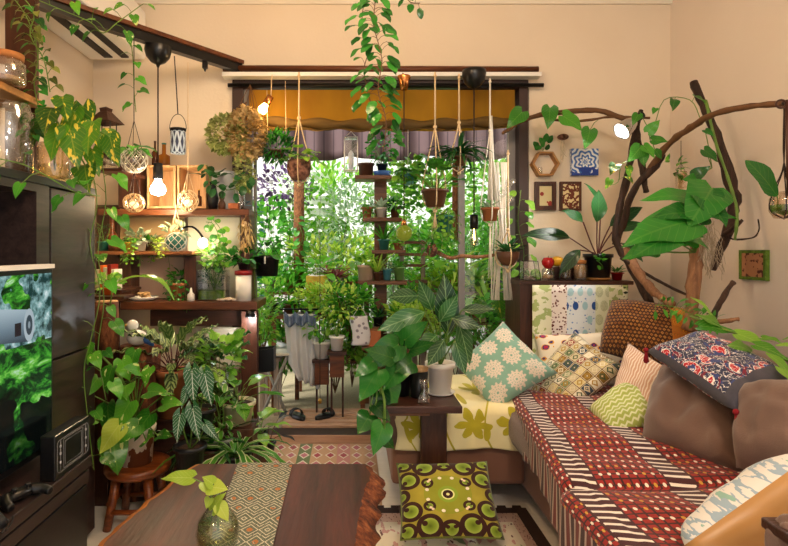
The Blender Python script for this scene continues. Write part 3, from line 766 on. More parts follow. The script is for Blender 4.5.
def jar(label, px, py, Y, r, h, content=None, lid=None, name='glass_jar', cat='jar', fill=.6, glass='glass', z=None, group=None, lh=.02):
    p = P(px, py, Y)
    if z is not None: p.z = z
    T = thing(name, label, cat, p, group)
    MB().lathe([(.001, .002), (r * .92, .002), (r, .01), (r, h * .86), (r * .85, h * .95), (r * .85, h), (r * .8, h), (r * .8, h * .94), (r * .94, h * .85), (r * .94, .012), (.001, .008)], n=24).build('glass', glass, T)
    if content: MB().lathe([(.001, .009), (r * .9, .012), (r * .9, h * fill), (.001, h * fill + .004)], n=20).build('contents', content, T)
    if lid: MB().lathe([(.001, h + .0005), (r * .9, h + .0005), (r * .92, h + lh), (.001, h + lh + .003)], n=24).build('lid', lid, T)
    return T
def bottle(label, px, py, Y, r, h, m, cap='cork', neck=.35, name='bottle', z=None, group=None):
    p = P(px, py, Y)
    if z is not None: p.z = z
    T = thing(name, label, 'bottle', p, group)
    hb = h * (1 - neck); MB().lathe([(.001, 0), (r * .95, 0), (r, .006), (r, hb * .85), (r * .35, hb), (r * .32, h * .94), (.001, h * .94)], n=20).build('body', m, T)
    MB().lathe([(.001, h * .941), (r * .38, h * .941), (r * .4, h), (.001, h)], n=12).build('stopper', cap, T); return T
def lamp_cord(T, pts, r=.0028, m='cord_dark', name='cord'): MB().tube(pts, r, 6).build(name, m, T, w=True)
# ------------------------------------------------------------ television wall
T = thing('tv_stand', 'low black-brown television stand with open niche and door', 'tv stand', (-1.1, 1.0, 0))
MB().box((-.99, .15, .03), (-.83, 1.74, .43)).build('body', 'cab_black', T, w=True, smooth=False)
MB().box((-.994, .15, .43), (-.81, 1.745, .463)).build('top', 'cab_brown', T, 'brown top board', w=True, smooth=False, bevel=.003)
MB().box((-.829, .16, .385), (-.815, 1.735, .421)).build('front_rail', 'cab_brown', T, w=True, smooth=False, bevel=.002)
MB().box((-.829, 1.29, .04), (-.818, 1.73, .378)).build('door', 'cab_black', T, 'plain black door', w=True, smooth=False, bevel=.002)
MB().box((-.829, 1.27, .04), (-.817, 1.283, .378)).build('metal_strip', 'grey_line', T, 'light metal strip', w=True, smooth=False)
MB().box((-.829, .6, .04), (-.822, 1.265, .378)).build('niche_front', 'cab_brown', T, 'glossy brown niche front', w=True, smooth=False)
T = thing('television', 'flat black television with green plants on its screen, on the low stand', 'television', (-.92, 1.05, .463))
MB().box((-.94, .45, .505), (-.902, 1.69, 1.045)).build('casing', 'black', T, w=True, smooth=False, bevel=.004)
b = MB(); q = [(-.9005, 1.69 - .012, .525), (-.9005, .46, .525), (-.9005, .46, 1.032), (-.9005, 1.678, 1.032)]
b.add(q, [(0, 1, 2, 3)[::-1]], [(1, 0), (0, 0), (0, 1), (1, 1)]); b.build('screen', 'tv_screen', T, w=True, smooth=False)
MB().box((-.945, .45, 1.0455), (-.898, 1.692, 1.058)).build('top_strip', 'white_plastic', T, 'pale strip along the top edge', w=True, smooth=False)
MB().box((-.98, .85, .4635), (-.86, 1.25, .47)).box((-.94, 1.0, .47), (-.915, 1.1, .52)).build('foot', 'black', T, w=True, smooth=False)
T = thing('tall_cabinet', 'tall dark wood-grain cabinet behind the television', 'cabinet', (-1.22, 1.2, 0))
b = MB(); b.box((-1.45, .2, 0), (-1.3, 1.85, 1.31)); b.box((-1.45, 1.85, 0), (-1.02, 2.18, 1.31)); b.build('carcass', 'black_matte', T, w=True, smooth=False)
MB().box((-1.3, 1.775, .02), (-1.0, 1.85, 1.31)).build('side_panel', 'cab_brown', T, w=True, smooth=False)
MB().box((-1.3, .2, 1.285), (-1.0, 1.775, 1.31)).build('head_rail', 'cab_brown', T, w=True, smooth=False)
MB().box((-1.019, 1.862, .735), (-1.0, 2.178, 1.305)).build('upper_door', 'cab_brown', T, w=True, smooth=False, bevel=.002)
MB().box((-1.019, 1.862, .02), (-1.0, 2.178, .727)).build('lower_door', 'cab_brown', T, w=True, smooth=False, bevel=.002)
MB().box((-1.46, .2, 1.311), (-.995, 2.185, 1.338)).build('top', 'cab_black', T, w=True, smooth=False, bevel=.002)
# radio-like speaker
T = thing('tabletop_radio', 'black box radio with white outline drawing on its front', 'radio', (-.835, 1.635, .463))
MB().box((-.022, -.1, 0), (.022, .1, .125)).build('body', 'black', T, smooth=False, bevel=.004)
def rr(y0, y1, z0, z1, x, r=.0012, k=.012):
    p = []
    for (cy, cz, a0) in ((y1 - k, z1 - k, 0), (y0 + k, z1 - k, 90), (y0 + k, z0 + k, 180), (y1 - k, z0 + k, 270)):
        for a in range(0, 91, 30): g = math.radians(a0 + a); p.append((x, cy + k * math.cos(g), cz + k * math.sin(g)))
    return p + [p[0], p[1]]
b = MB(); b.tube(rr(-.09, .09, .018, .108, .0222), .0004, 4); b.tube(rr(-.056, .056, .022, .104, .0222, k=.004), .0004, 4); b.tube(rr(-.048, .048, .03, .096, .0222, k=.003), .0003, 4)
for y in (-.073, .073): b.tube([(.0225, y, .02), (.0225, y + .0001, .106)], .0005, 4)
b.build('outline', 'grey_line', T, 'thin white outlines')
for y, z in ((-.074, .045), (-.074, .07), (-.074, .09), (.074, .04), (.074, .065), (.074, .09)): MB().lathe([(.001, 0), (.0042, 0), (.0042, .002), (.001, .002)], n=10, M=Matrix.Rotation(PI / 2, 4, 'Y'), c=(.022, y, z)).build('button', 'grey_line', T)
# game controller
T = thing('game_controller', 'black game controller lying in front of the radio', 'game controller', (-.845, 1.42, .463)); T.rotation_euler.z = 1.15; T.scale = (.8, .8, .8)
b = MB(); b.ball((0, 0, .024), .05, 14, 8, (1.1, .55, .38)); b.tube(smoothpath([(-.04, 0, .024), (-.062, -.03, .022), (-.066, -.062, .016)], 4), [.022, .013], 10); b.tube(smoothpath([(.04, 0, .024), (.062, -.03, .022), (.066, -.062, .016)], 4), [.022, .013], 10); b.build('shell', 'black', T, sub=1); sh_ = T.children[0]
for x in (-.022, .022): MB().lathe([(.004, .036), (.004, .046), (.009, .047), (.009, .051), (.001, .051)], (x, -.012, 0), 12).build('thumbstick', 'black_matte', sh_)
T = thing('game_controller', 'dark controller cut by the left edge of the view', 'game controller', (-.87, 1.27, .463)); T.rotation_euler.z = .7
b = MB(); b.ball((0, 0, .022), .045, 14, 8, (1.1, .6, .38)); b.tube([(-.04, 0, .022), (-.06, -.05, .016)], [.02, .012], 10); b.tube([(.04, 0, .022), (.06, -.05, .016)], [.02, .012], 10); b.build('shell', 'black_matte', T)
p = [P(2, 478, 1.25), P(8, 473, 1.3), P(13, 476, 1.33), P(12, 484, 1.3), P(6, 488, 1.26)]
for q in p: q.z = .468
tag(MB().tube(smoothpath(p), .0018, 6).build('cable', 'black_matte', w=True, loc=p[0]), 'thin black cable looping on the stand at left edge', 'cable')
# shelf over the cabinet
T = thing('jar_shelf', 'brown open shelf with end board at top left', 'shelf', (-1.3, 1.6, 1.338))
MB().box((-1.27, 2.05, 1.339), (-1.16, 2.075, 2.12)).build('end_board', 'wood_dark_z', T, 'dark upright end board', w=True, smooth=False)
MB().box((-1.44, .9, 1.62), (-1.13, 2.05, 1.645)).build('shelf', 'wood_honey', T, 'golden brown shelf', w=True, smooth=False, bevel=.003)
MB().box((-1.46, .9, 1.339), (-1.44, 2.05, 2.4)).build('back_board', 'wood_pale', T, w=True, smooth=False)
jar('tall clear glass jar under the golden shelf at left edge', 8, 170, 1.88, .078, .25, None, None, z=1.339)
jar('glass jar with cork lid standing on the golden shelf', 5, 90, 1.86, .062, .085, 'snack', 'cork', z=1.646, fill=.3)
# things on top of the cabinet
T = thing('ribbed_glass_vase', 'ribbed glass vase holding the yellow-splashed philodendron', 'vase', (-1.05, 1.98, 1.339))
b = MB(); n = 36; pr = [(.001, .002), (.05, .002), (.056, .02), (.057, .12), (.052, .135), (.049, .135), (.053, .118), (.052, .02), (.001, .01)]
vs = []; 
for r_, z in pr:
    for j in range(n): g = 2 * PI * j / n; q = r_ * (1 + (.05 if j % 2 else 0)); vs.append((q * math.cos(g), q * math.sin(g), z))
b.add(vs, [(i * n + j, i * n + (j + 1) % n, (i + 1) * n + (j + 1) % n, (i + 1) * n + j) for i in range(len(pr) - 1) for j in range(n)]); b.build('glass', 'glass_warm', T)
MB().lathe([(.001, .011), (.05, .012), (.051, .06), (.001, .06)], n=20).build('water', 'water', T)
T = thing('philodendron', 'philodendron with yellow-splashed leaves in ribbed glass vase', 'plant', (-1.05, 1.98, 1.40))
lf, st = MB(), MB(); tgt = [(52, 108, .12), (62, 97, .1), (75, 112, .12), (83, 106, .13), (70, 130, .13), (92, 122, .12), (85, 165, .12), (100, 132, .13), (60, 128, .11), (110, 137, .1), (92, 150, .09), (46, 120, .1)]
for i, (x, y, l) in enumerate(tgt):
    q = P(x, y, 1.86 + .03 * (i % 4)) - V((-1.05, 1.98, 1.40)); q0 = V((0, 0, .07)); st.tube(smoothpath([V((0, 0, -.02)), q0, (q0 + q) / 2 + V((0, 0, .05)), q], 3), .0028, 5)
    d = V((q.x * 1.2 + .2 * math.sin(i * 2.1), -.35, -.55 + .25 * math.cos(i))); lf.leaf('heart', q, d, (.3 * math.sin(i * 2), -1, .7), l * 1.15, l * .72, .5, .15, (i * .37) % 1)
lf.build('foliage', 'leaf_yvar', T); st.build('stem', 'stem_green', T)
def vineT(label, pts, n, L, lm, shape='heart', sm='stem_green', r=.002, seed=1, pl=.03, W=None, hang=.6, name='trailing_vine', vary=.35, toward=(0, -.6, 0)):
    ws = [P(*p) for p in pts]; T = thing(name, label, 'vine', ws[0]); lf, st = vine(ws, n, L, W or L * .75, shape, seed, pl, hang, r, vary=vary, toward=toward)
    lf.build('foliage', lm, T, w=True); st.build('stem', sm, T, w=True); return T
vineT('pothos vine twining down the dark end board of the top left shelf', [(12, -4, 1.9), (28, 20, 1.95), (38, 55, 2.0), (34, 85, 2.0), (40, 118, 1.97), (30, 140, 1.9)], 34, .045, 'leaf_deep', seed=3)
vineT('leafy vine hanging at the top left corner above the jars', [(22, -4, 1.8), (34, 14, 1.82), (30, 35, 1.85), (44, 60, 1.9), (50, 92, 1.92)], 24, .035, 'leaf_olive', seed=4)
vineT('thin green vine lying along the top edge of the dark cabinet', [(-4, 158, 1.55), (25, 165, 1.62), (50, 178, 1.68), (75, 192, 1.75), (100, 196, 1.9)], 7, .055, 'leaf_green', seed=5, pl=.05)
vineT('yellowish vine wound round the slanting ceiling beam', [(30, -3, 2.1), (62, 10, 2.15), (90, 22, 2.2), (103, 33, 2.25), (118, 22, 2.3), (140, 6, 2.4)], 13, .055, 'leaf_pothos', seed=8, pl=.05)
vineT('long climbing vine going down between cabinet and shelves', [(92, 170, 2.1), (97, 205, 2.12), (90, 245, 2.12), (100, 290, 2.12), (92, 335, 2.1), (84, 370, 2.08), (88, 420, 2.08), (94, 470, 2.1)], 12, .06, 'leaf_pothos', seed=12, pl=.05)
vineT('second climbing vine with large leaves beside the dark cabinet', [(100, 150, 2.15), (106, 200, 2.18), (98, 250, 2.18), (104, 300, 2.16), (98, 350, 2.15), (106, 400, 2.1)], 14, .075, 'leaf_green', seed=13, pl=.07)
# ------------------------------------------------------------ back wall shelves at left
def shelf(px0, px1, pyt, th, lb, y0=2.93, m='wood_shelf'): return board(lb, px0, px1, pyt, y0, 3.19, th, m)
shelf(98, 249, 209, .032, 'reddish upper shelf board below the two wooden crates', m='wood_red')
shelf(96, 192, 251, .02, 'middle shelf board carrying small planters and basket ball')
shelf(120, 257, 302, .04, 'thick lower shelf board carrying terrarium and white canister', 2.88, 'wood_red')
box('shelf_upright', 'reddish wooden upright at the right end of the shelves', 'shelf', 241, 249, 212, 302, 2.95, .2, 'wood_red_z')
box('shelf_upright', 'brown wooden upright between middle and lower shelf', 'shelf', 184, 196, 256, 302, 2.99, .18, 'wood_dark_z')
box('shelf_upright', 'dark leaning upright left of the pink paper panel', 'shelf', 117, 131, 257, 302, 3.0, .15, 'wood_dark_z')
box('wooden_post', 'red-brown wooden leg under the right end of lower shelf', 'post', 241, 257, 311, 428, 2.95, .06, 'wood_red_z')
box('dark_bench_box', 'dark wooden crossbar right under the lower shelf', 'crossbar', 150, 246, 310, 326, 3.0, .05, 'wood_dark')
box('wooden_board', 'tall dark panel at the left end of the wall shelves', 'panel', 96, 118, 205, 440, 3.08, .03, 'wood_dark_z', z=0)
box('paper_screen', 'cream lit paper panel standing between upper and lower shelf', 'panel', 188, 240, 216, 301, 3.12, .012, 'paper_cream')
box('paper_screen', 'pink paper panel behind the terracotta trailing plant', 'panel', 131, 184, 257, 301, 3.12, .012, 'paper_pink')
box('paper_screen', 'yellow-brown paper strip between upper and middle shelf', 'panel', 120, 184, 216, 250, 3.14, .012, 'paper_kraft')
box('paper_bag', 'cream paper bag leaning beside the red-brown leg', 'bag', 204, 241, 328, 392, 2.98, .05, 'paper_cream', .012)
# crates
def crate(px0, px1, py0, py1, label):
    a, c = P(px0, py1, 2.98), P(px1, py0, 2.98); W, H, t = c.x - a.x, c.z - a.z, .012; T = thing('wooden_crate', label, 'crate', (a.x, 2.98, a.z), 'open crates on the upper shelf'); D = .16
    for nm, lo, hi in (('side', (0, 0, 0), (t, D, H)), ('side', (W - t, 0, 0), (W, D, H)), ('side', (t, 0, 0), (W - t, D, t)), ('side', (t, 0, H - t), (W - t, D, H)), ('back', (t, D - .006, t), (W - t, D, H - t))): MB().box(lo, hi).build(nm, 'wood_pale', T, smooth=False, bevel=.0015)
    return a.z
zs = P(0, 209, 2.93).z
crate(147, 175.5, 165, 208.3, 'open pale wooden crate behind the lit pendant bulb'); crate(177, 206, 165, 208.3, 'open pale wooden crate right of the other, behind the hanging candle glass')
zt = P(0, 165, 2.98).z + .001
bottle('dark brown bottle on the crates, left of the amber bottle', 155, 165, 3.05, .017, .14, 'brown_glass', 'wood_dark', z=zt)
bottle('squat amber bottle with stopper standing on the crates', 164, 165, 3.06, .032, .13, 'amber_glass', 'pot_dgreen', .45, z=zt)
bottle('small dark bottle inside the right wooden crate', 199, 207, 3.0, .014, .09, 'brown_glass', 'brass', z=P(0, 208.3, 2.98).z + .013)
T = thing('dark_vase', 'slim dark vase just right of the crates', 'vase', (P(213, 0, 3.0).x, 3.0, zs + .001)); MB().lathe([(.001, 0), (.022, 0), (.03, .06), (.016, .13), (.02, .15), (.001, .145)]).build('body', 'pot_black', T)
lf, st = rosette(7, .09, .035, 'lance', .05, (35, 85), .6, .2, .2, .14, seed=4); lf.build('leaves', 'leaf_dark', T)
T = thing('figurine', 'small brown figurine on upper shelf near its right end', 'figurine', (P(222, 0, 2.99).x, 2.99, zs + .001)); MB().lathe([(.001, 0), (.018, 0), (.02, .03), (.01, .05), (.015, .065), (.001, .08)]).build('body', 'pot_brown', T)
box('small_box', 'small red-brown box on the upper shelf right end', 'box', 228, 238, 203, 208.5, 2.97, .05, 'terracotta')
jar('tall clear glass cylinder at the right end of upper shelf', 241, 208.6, 3.0, .022, .13, None, None)
T = thing('paper_bag', 'crumpled pale translucent bag above the upper shelf', 'bag', (P(224, 0, 3.1).x, 3.11, zs + .001)); MB().sheet(lambda u, v: (-.09 + .18 * u, .03 * math.sin(u * PI) * -1 + .012 * math.sin(u * 9 + v * 7), .22 * v + .002), 14, 10).build('sheet', 'sheet_white', T, solid=.002)
# left alcove shelf with lantern
board('short dark shelf board holding the red candle glass', 94, 118, 152, 2.6, 2.9, .012, 'wood_dark')
board('short dark shelf board below the candle shelf', 94, 122, 168, 2.6, 2.9, .014, 'wood_dark')
box('dark_box', 'black patterned box standing behind the hanging basket balls', 'box', 118, 140, 150, 208, 3.0, .1, 'wood_dark_z')
T = thing('lantern', 'dark metal lantern with pyramid roof at upper left', 'lantern', P(106, 151.5, 2.68))
b = MB(); b.lathe([(.085, .135), (.032, .185), (.026, .19), (.03, .205), (.001, .215)], n=4, M=Matrix.Rotation(.5, 4, 'Z')); b.build('roof', 'wood_dark', T, smooth=False)
b = MB(); [b.tube([(x, y, 0), (x, y, .14)], .003, 5) for x in (-.035, .035) for y in (-.035, .035)]; b.box((-.04, -.04, .0), (.04, .04, .006)); b.build('cage', 'black_metal', T, smooth=False)
MB().lathe([(.001, .008), (.026, .008), (.03, .03), (.028, .065), (.001, .062)]).build('candle', 'candle_red', T, 'dark red candle')
jar('small clear jar with pale lid on the lower dark board', 112, 167.5, 2.66, .024, .05, 'shell', 'white_plastic')
jar('small dark jar beside the pale lidded jar', 101, 167.5, 2.66, .024, .045, 'pot_brown', None)
# wall shelf fill: middle shelf
z2 = P(0, 251, 2.93).z + .001
def on(label, px, Y, rt, h, pm, kind, s, lm, z, name='potted_plant'): return plant(label, px, 250, Y, rt, h, pm, kind, s, lm, name, z=z)
on('small dark green plant in glass at left end of middle shelf', 104, 3.0, .028, .05, 'pot_dgreen', 'fine', .12, 'leaf_dark', z2)
on('silvery leaf plant in the middle of the middle shelf', 140, 2.99, .035, .05, 'ceramic_white', 'tuft', .14, 'leaf_pale', z2)
on('tuft of green spikes on the middle shelf behind the hanging planter', 150, 3.06, .03, .05, 'pot_brown', 'succ', .12, 'leaf_green', z2)
on('yellow-green drooping plant at the right half of middle shelf', 160, 2.97, .03, .045, 'ceramic_cream', 'trail', .11, 'leaf_lime', z2)
on('lime vine plant hanging over the front of the middle shelf', 131, 2.96, .03, .045, 'pot_yellow', 'trail', .12, 'leaf_bright', z2)
T = thing('wooden_bottle_lamp', 'orange-brown bottle shaped wooden figure on middle shelf', 'ornament', (P(112, 0, 3.05).x, 3.05, z2)); MB().lathe([(.001, 0), (.035, 0), (.045, .03), (.034, .07), (.014, .11), (.012, .2), (.022, .215), (.001, .22)], n=20).build('body', 'wood_stool', T)
T = thing('wood_log', 'short log lying on the middle shelf', 'log', (P(119, 0, 2.97).x, 2.97, z2 + .022)); MB().tube([(-.05, 0, 0), (.05, .01, 0)], .021, 12).build('bark', 'bark', T)
# lower shelf
z3 = P(0, 302, 2.88).z + .001
on('trailing green plant in terracotta pot on the lower shelf', 178, 3.0, .045, .09, 'terracotta', 'trail', .13, 'leaf_deep', z3)
T = plant('tuft of bright leaves above terracotta pot on lower shelf', 183, 250, 3.08, .03, .1, 'pot_brown', 'tuft', .15, 'leaf_green', z=z3)
T = thing('snack_plate', 'white plate piled with brown bread pieces on lower shelf', 'plate', (P(143, 0, 2.98).x, 2.98, z3)); MB().lathe([(.001, 0), (.05, 0), (.082, .018), (.08, .02), (.048, .006), (.001, .006)], n=28).build('dish', 'ceramic_white', T)
RR = random.Random(4)
for i in range(9):
    a, r_ = RR.uniform(0, 6.28), RR.uniform(0, .045); o = MB().ball((0, 0, 0), .016, 8, 6, (1.2, .9, .6)).build('bread_piece', 'snack', loc=(P(143, 0, 2.98).x + r_ * math.cos(a), 2.98 + r_ * math.sin(a), z3 + .019 + .008 * (i % 3))); o.rotation_euler.z = a; tag(o, 'small piece of brown bread piled on the white plate', 'bread', 'bread pieces on the white plate')
T = thing('white_figurine', 'tiny white house-shaped figurine on the lower shelf', 'figurine', (P(191, 0, 2.93).x, 2.93, z3)); MB().lathe([(.001, 0), (.02, 0), (.018, .035), (.008, .045), (.005, .065), (.001, .07)], n=12).build('body', 'ceramic_white', T)
for i, (x, r_) in enumerate(((222, .012), (228, .016), (234, .012), (218, .009))):
    tag(MB().ball((0, 0, r_ * .6), r_, 10, 6, (1.5, 1.1, .6)).build('seashell', 'shell', loc=(P(x, 0, 2.92).x, 2.925 + .012 * (i % 2), z3)), ['second seashell from the left before the white canister', 'largest seashell in the row before the white canister', 'seashell nearest the white canister', 'smallest seashell, leftmost beside the terrarium'][i], 'seashell')
T = thing('terrarium', 'square glass terrarium full of dark green moss plants', 'terrarium', (P(214, 0, 3.0).x, 3.0, z3))
b = MB()
for lo, hi in (((-.075, -.05, 0), (.075, .05, .004)), ((-.075, -.05, .004), (-.072, .05, .16)), ((.072, -.05, .004), (.075, .05, .16)), ((-.072, -.05, .004), (.072, -.047, .16)), ((-.072, .047, .004), (.072, .05, .16))): b.box(lo, hi)
b.build('glass_case', 'glass', T, smooth=False); MB().box((-.07, -.045, .005), (.07, .045, .05)).build('soil', 'moss', T, 'dark mossy soil', smooth=False)
lf, st = bush((0, 0, .13), (.07, .05, .08), 260, .026, .008, 'tri', 5, base=(0, 0, .05), upb=1); lf.build('foliage', 'leaf_dark', T); st.build('stem', 'stem_green', T)
lf, st = bush((.0, 0, .24), (.09, .06, .07), 150, .028, .02, 'oval', 6, base=(0, 0, .05)); lf.build('upper_foliage', 'leaf_bright', T, 'bright leaves rising above the glass'); st.build('stem', 'stem_green', T)
T = thing('canister', 'pale pink canister with dark red lid on lower shelf', 'canister', (P(243.5, 0, 2.94).x, 2.94, z3)); MB().lathe([(.001, 0), (.041, 0), (.041, .135), (.001, .135)], n=28).build('body', 'ceramic_white', T); MB().lathe([(.001, .136), (.046, .136), (.046, .158), (.001, .162)], n=28).build('lid', 'red_lid', T)
T = thing('ivy', 'ivy plant resting on the lid of the pink canister', 'plant', (P(243.5, 0, 2.94).x, 2.94, z3 + .165)); pot(T, .03, .035, 'pot_black'); greens(T, 'tuft', .17, 44, .03, 'leaf_deep')
vineT('ivy sprig climbing before the cream lit panel', [(212, 268, 2.98), (220, 245, 2.98), (214, 225, 2.99), (206, 222, 3.0)], 12, .045, 'leaf_green', 'round', seed=21, W=.045, pl=.02)
vineT('ivy sprig with reddish stem rising left of the canister', [(228, 268, 2.99), (224, 250, 2.99), (222, 232, 3.0), (212, 218, 3.0)], 9, .04, 'leaf_bright', 'round', seed=22, W=.04, pl=.02)
T = thing('dried_bunch', 'bunch of dried brown seed heads tied to the upright', 'dried flowers', P(246, 215, 2.9)); lf, st = bush((0, 0, -.09), (.035, .03, .09), 90, .045, .008, 'tri', 9, stems=16, base=(0, 0, 0), upb=-1.4); lf.build('seed_heads', 'dry_brown', T); MB().ball((0, 0, -.05), .018, 8, 6).build('tie', 'rope', T)
st.build('stalk', 'stem_brown', T)
# books and dark things left of plate
for i, (x, h, c) in enumerate(((97, .1, 'ceramic_cream'), (101, .12, 'orange'), (105, .11, 'paper_cream'), (109, .125, 'candle_red'), (113, .1, 'off_white'))):
    tag(MB().box((-.009, 0, 0), (.009, .09, h)).build('book', c, loc=(P(x, 0, 2.75).x, 2.75, .905), smooth=False, bevel=.002), ['cream book at the left of the short row above the log block', 'orange book in the short row above the log block', 'pale paper book in the middle of the short row', 'dark red book in the short row above the log block', 'off-white book at the right of the short row'][i], 'book')
board('dark narrow board that carries the short row of books', 94, 122, 290, 2.7, 2.95, .014, 'wood_dark')
T = plant('small lime plant between the books and the log block', 108, 296, 2.66, .03, .04, 'orange', 'tuft', .13, 'leaf_bright')
board('thin board under the log block and lime plant', 92, 124, 296.5, 2.56, 2.69, .012, 'wood_dark')
T = thing('log_block', 'upright cut log block with light top', 'log', (-1.085, 2.48, .6405)); MB().lathe([(.001, 0), (.048, 0), (.052, .1), (.048, .23), (.001, .23)], n=22, wob=.04).build('bark', 'bark', T); MB().lathe([(.001, .2305), (.045, .2305), (.045, .235), (.001, .236)], n=22).build('cut_face', 'wood_pale', T)
T = thing('bird_figurine', 'blue and white bird figurine on the bark stump', 'figurine', (P(137, 344, 2.5).x, 2.5, .673)); b = MB(); b.ball((0, 0, .036), .042, 14, 10, (1.1, .8, .85)); b.ball((-.02, 0, .09), .026, 12, 8); b.build('body', 'ceramic_white', T); MB().tube([(.03, 0, .035), (.075, 0, .0)], [.022, .006], 8).build('tail', 'pot_blue', T); MB().tube([(-.042, 0, .092), (-.058, 0, .088)], [.007, .001], 6).build('beak', 'yellow_thing', T)
tag(MB().lathe([(.001, 0), (.085, 0), (.082, .3), (.088, .67), (.001, .672)], n=30, wob=.04).build('bark_stump', 'bark', loc=(P(139, 0, 2.52).x, 2.53, .001)), 'tall brown bark stump carrying the bird figurine', 'stump')
tag(MB().box((-.1, -.1, 0), (.1, .1, .639)).build('wooden_box', 'wood_dark_z', loc=(-1.145, 2.5, 0.001), smooth=False, bevel=.004), 'dark wooden box pedestal beside the bark stump', 'box')
tag(MB().box((-.068, -.07, 0), (.068, .07, .35)).build('pedestal', 'wood_dark', loc=(P(172, 0, 2.53).x + .01, 2.53, .001), smooth=False, bevel=.004), 'low dark block under the brown leathery planter', 'pedestal')
T = plant('calathea with striped dark leaves in leather-brown planter', 173, 402, 2.53, .068, .21, 'terra_leather', 'heart', .1, 'leaf_deep', z=.352, rb=.06)
for c in list(T.children):
    if c.name.startswith(('foliage', 'stem')): bpy.data.objects.remove(c)
lf, st = rosette(36, .19, .055, 'lance', .15, (-5, 80), .7, .15, .05, .2, seed=17, wave=.16); lf.build('foliage', 'leaf_calathea', T); st.build('stem', 'leaf_red', T)
T = thing('fern', 'dark green crinkly fern behind the paper bag', 'plant', P(207, 372, 2.75)); pot(T, .05, .09, 'pot_brown'); lf, st = rosette(16, .2, .07, 'fern', .02, (10, 75), .9, .1, .1, .09, seed=5, wave=.2); lf.build('foliage', 'leaf_dark', T)
tag(MB().box((-.12, -.09, 0), (.12, .09, P(0, 372, 2.75).z - .001)).build('pedestal', 'wood_dark_z', loc=(P(212, 0, 2.76).x, 2.78, 0), smooth=False, bevel=.004), 'tall dark block behind the silver-veined plant', 'pedestal')
def arrowplant(label, px, py, Y, h, n, L, seed, pm='pot_black', tg=None):
    T = thing('alocasia', label, 'plant', P(px, py, Y)); pot(T, .06, .1, pm); lf, st = MB(), MB()
    for i, (x, y, l, tx) in enumerate(tg):
        q = P(x, y, Y - .1) - P(px, py, Y); st.tube(smoothpath([(0, 0, .08), q * .5 + V((0, 0, .03)), q], 3), .003, 5); lf.leaf('arrow', q, (tx, -.25, -1), (0, -1, .35), l * .78, l * .42, .3, .12, .5)
    lf.build('foliage', 'leaf_silver', T); st.build('stem', 'stem_green', T)
arrowplant('silver-veined alocasia with two tall pointed leaves', 200, 432, 2.3, .3, 3, .2, 3, tg=((192, 372, .17, .1), (205, 375, .16, .25), (187, 390, .1, -.3)))
arrowplant('lower silver-veined alocasia behind the table corner', 190, 470, 2.2, .3, 3, .2, 4, tg=((180, 416, .13, -.1), (193, 410, .15, .25), (206, 425, .1, .9)))
jar('glass cylinder of water holding bright leaves', 219, 397, 2.55, .045, .14, 'jar_water', None, glass='glass_green', name='glass_vase', cat='vase', fill=.75)
T = thing('cutting', 'bright leafy cuttings standing in the glass cylinder', 'plant', P(219, 375, 2.55)); lf, st = bush((0, 0, .07), (.12, .06, .1), 60, .07, .045, 'oval', 8, base=(0, 0, -.03), stems=8); lf.build('foliage', 'leaf_bright', T); st.build('stem', 'stem_green', T)
box('wooden_block', 'dark block under the glass cylinder of cuttings', 'block', 205, 236, 397.4, 455, 2.5, .12, 'wood_dark_z', z=0.001)
T = plant('cream ceramic bowl pot with bright broad leaves', 238, 423, 2.5, .075, .1, 'ceramic_cream', 'broad', .2, 'leaf_bright', name='potted_plant')
tag(MB().box((-.08, -.08, 0), (.08, .07, P(0, 423, 2.5).z - .001)).build('pedestal', 'wood_red_z', loc=(P(238, 0, 2.5).x, 2.5, 0), smooth=False, bevel=.004), 'red-brown block under the cream bowl pot', 'pedestal')
plant('striped spider plant spreading on the floor by the sill', 236, 462, 2.35, .06, .1, 'pot_black', 'spider', .3, 'leaf_spider', z=.15)
tag(MB().box((-.07, -.07, 0), (.07, .07, .149)).build('pedestal', 'pot_brown', loc=(P(236, 0, 2.35).x, 2.35, 0), smooth=False, bevel=.004), 'low brown block under the striped spider plant', 'pedestal')
plant('small broad-leaved plant beside the door sill', 258, 436, 2.62, .04, .07, 'pot_black', 'broad', .17, 'leaf_bright', z=.18)
tag(MB().lathe([(.001, 0), (.05, 0), (.045, .179), (.001, .179)], n=14).build('pedestal', 'pot_brown', loc=(P(258, 0, 2.62).x, 2.62, 0)), 'brown upturned pot under the small broad-leaved plant', 'pedestal')
plant('dark strappy plant low between stool and spider plant', 212, 470, 2.4, .055, .1, 'pot_brown', 'strap', .25, 'leaf_dark')
plant('pale variegated leafy plant below the alocasia', 221, 448, 2.42, .05, .1, 'pot_grey', 'bush', .24, 'leaf_spider', z=.19)
tag(MB().box((-.06, -.06, 0), (.06, .06, .189)).build('pedestal', 'wood_dark', loc=(P(221, 0, 2.42).x, 2.42, 0), smooth=False, bevel=.004), 'dark cube under the pale variegated plant', 'pedestal')
RR = random.Random(9)
for i in range(8):
    r_ = RR.uniform(.022, .035); x, Y = P(252 + 4.5 * (i % 4) + RR.uniform(-1, 1), 0, 2.66 + .07 * (i // 4)).x, 2.66 + .09 * (i // 4)
    tag(MB().ball((0, 0, r_ * .8), r_, 9, 6, (1, 1, .8)).build('dark_stone', 'pot_black', loc=(x, Y, .001)), 'round dark stone heaped on the floor by the left door jamb', 'stone', 'dark stones by the left jamb')
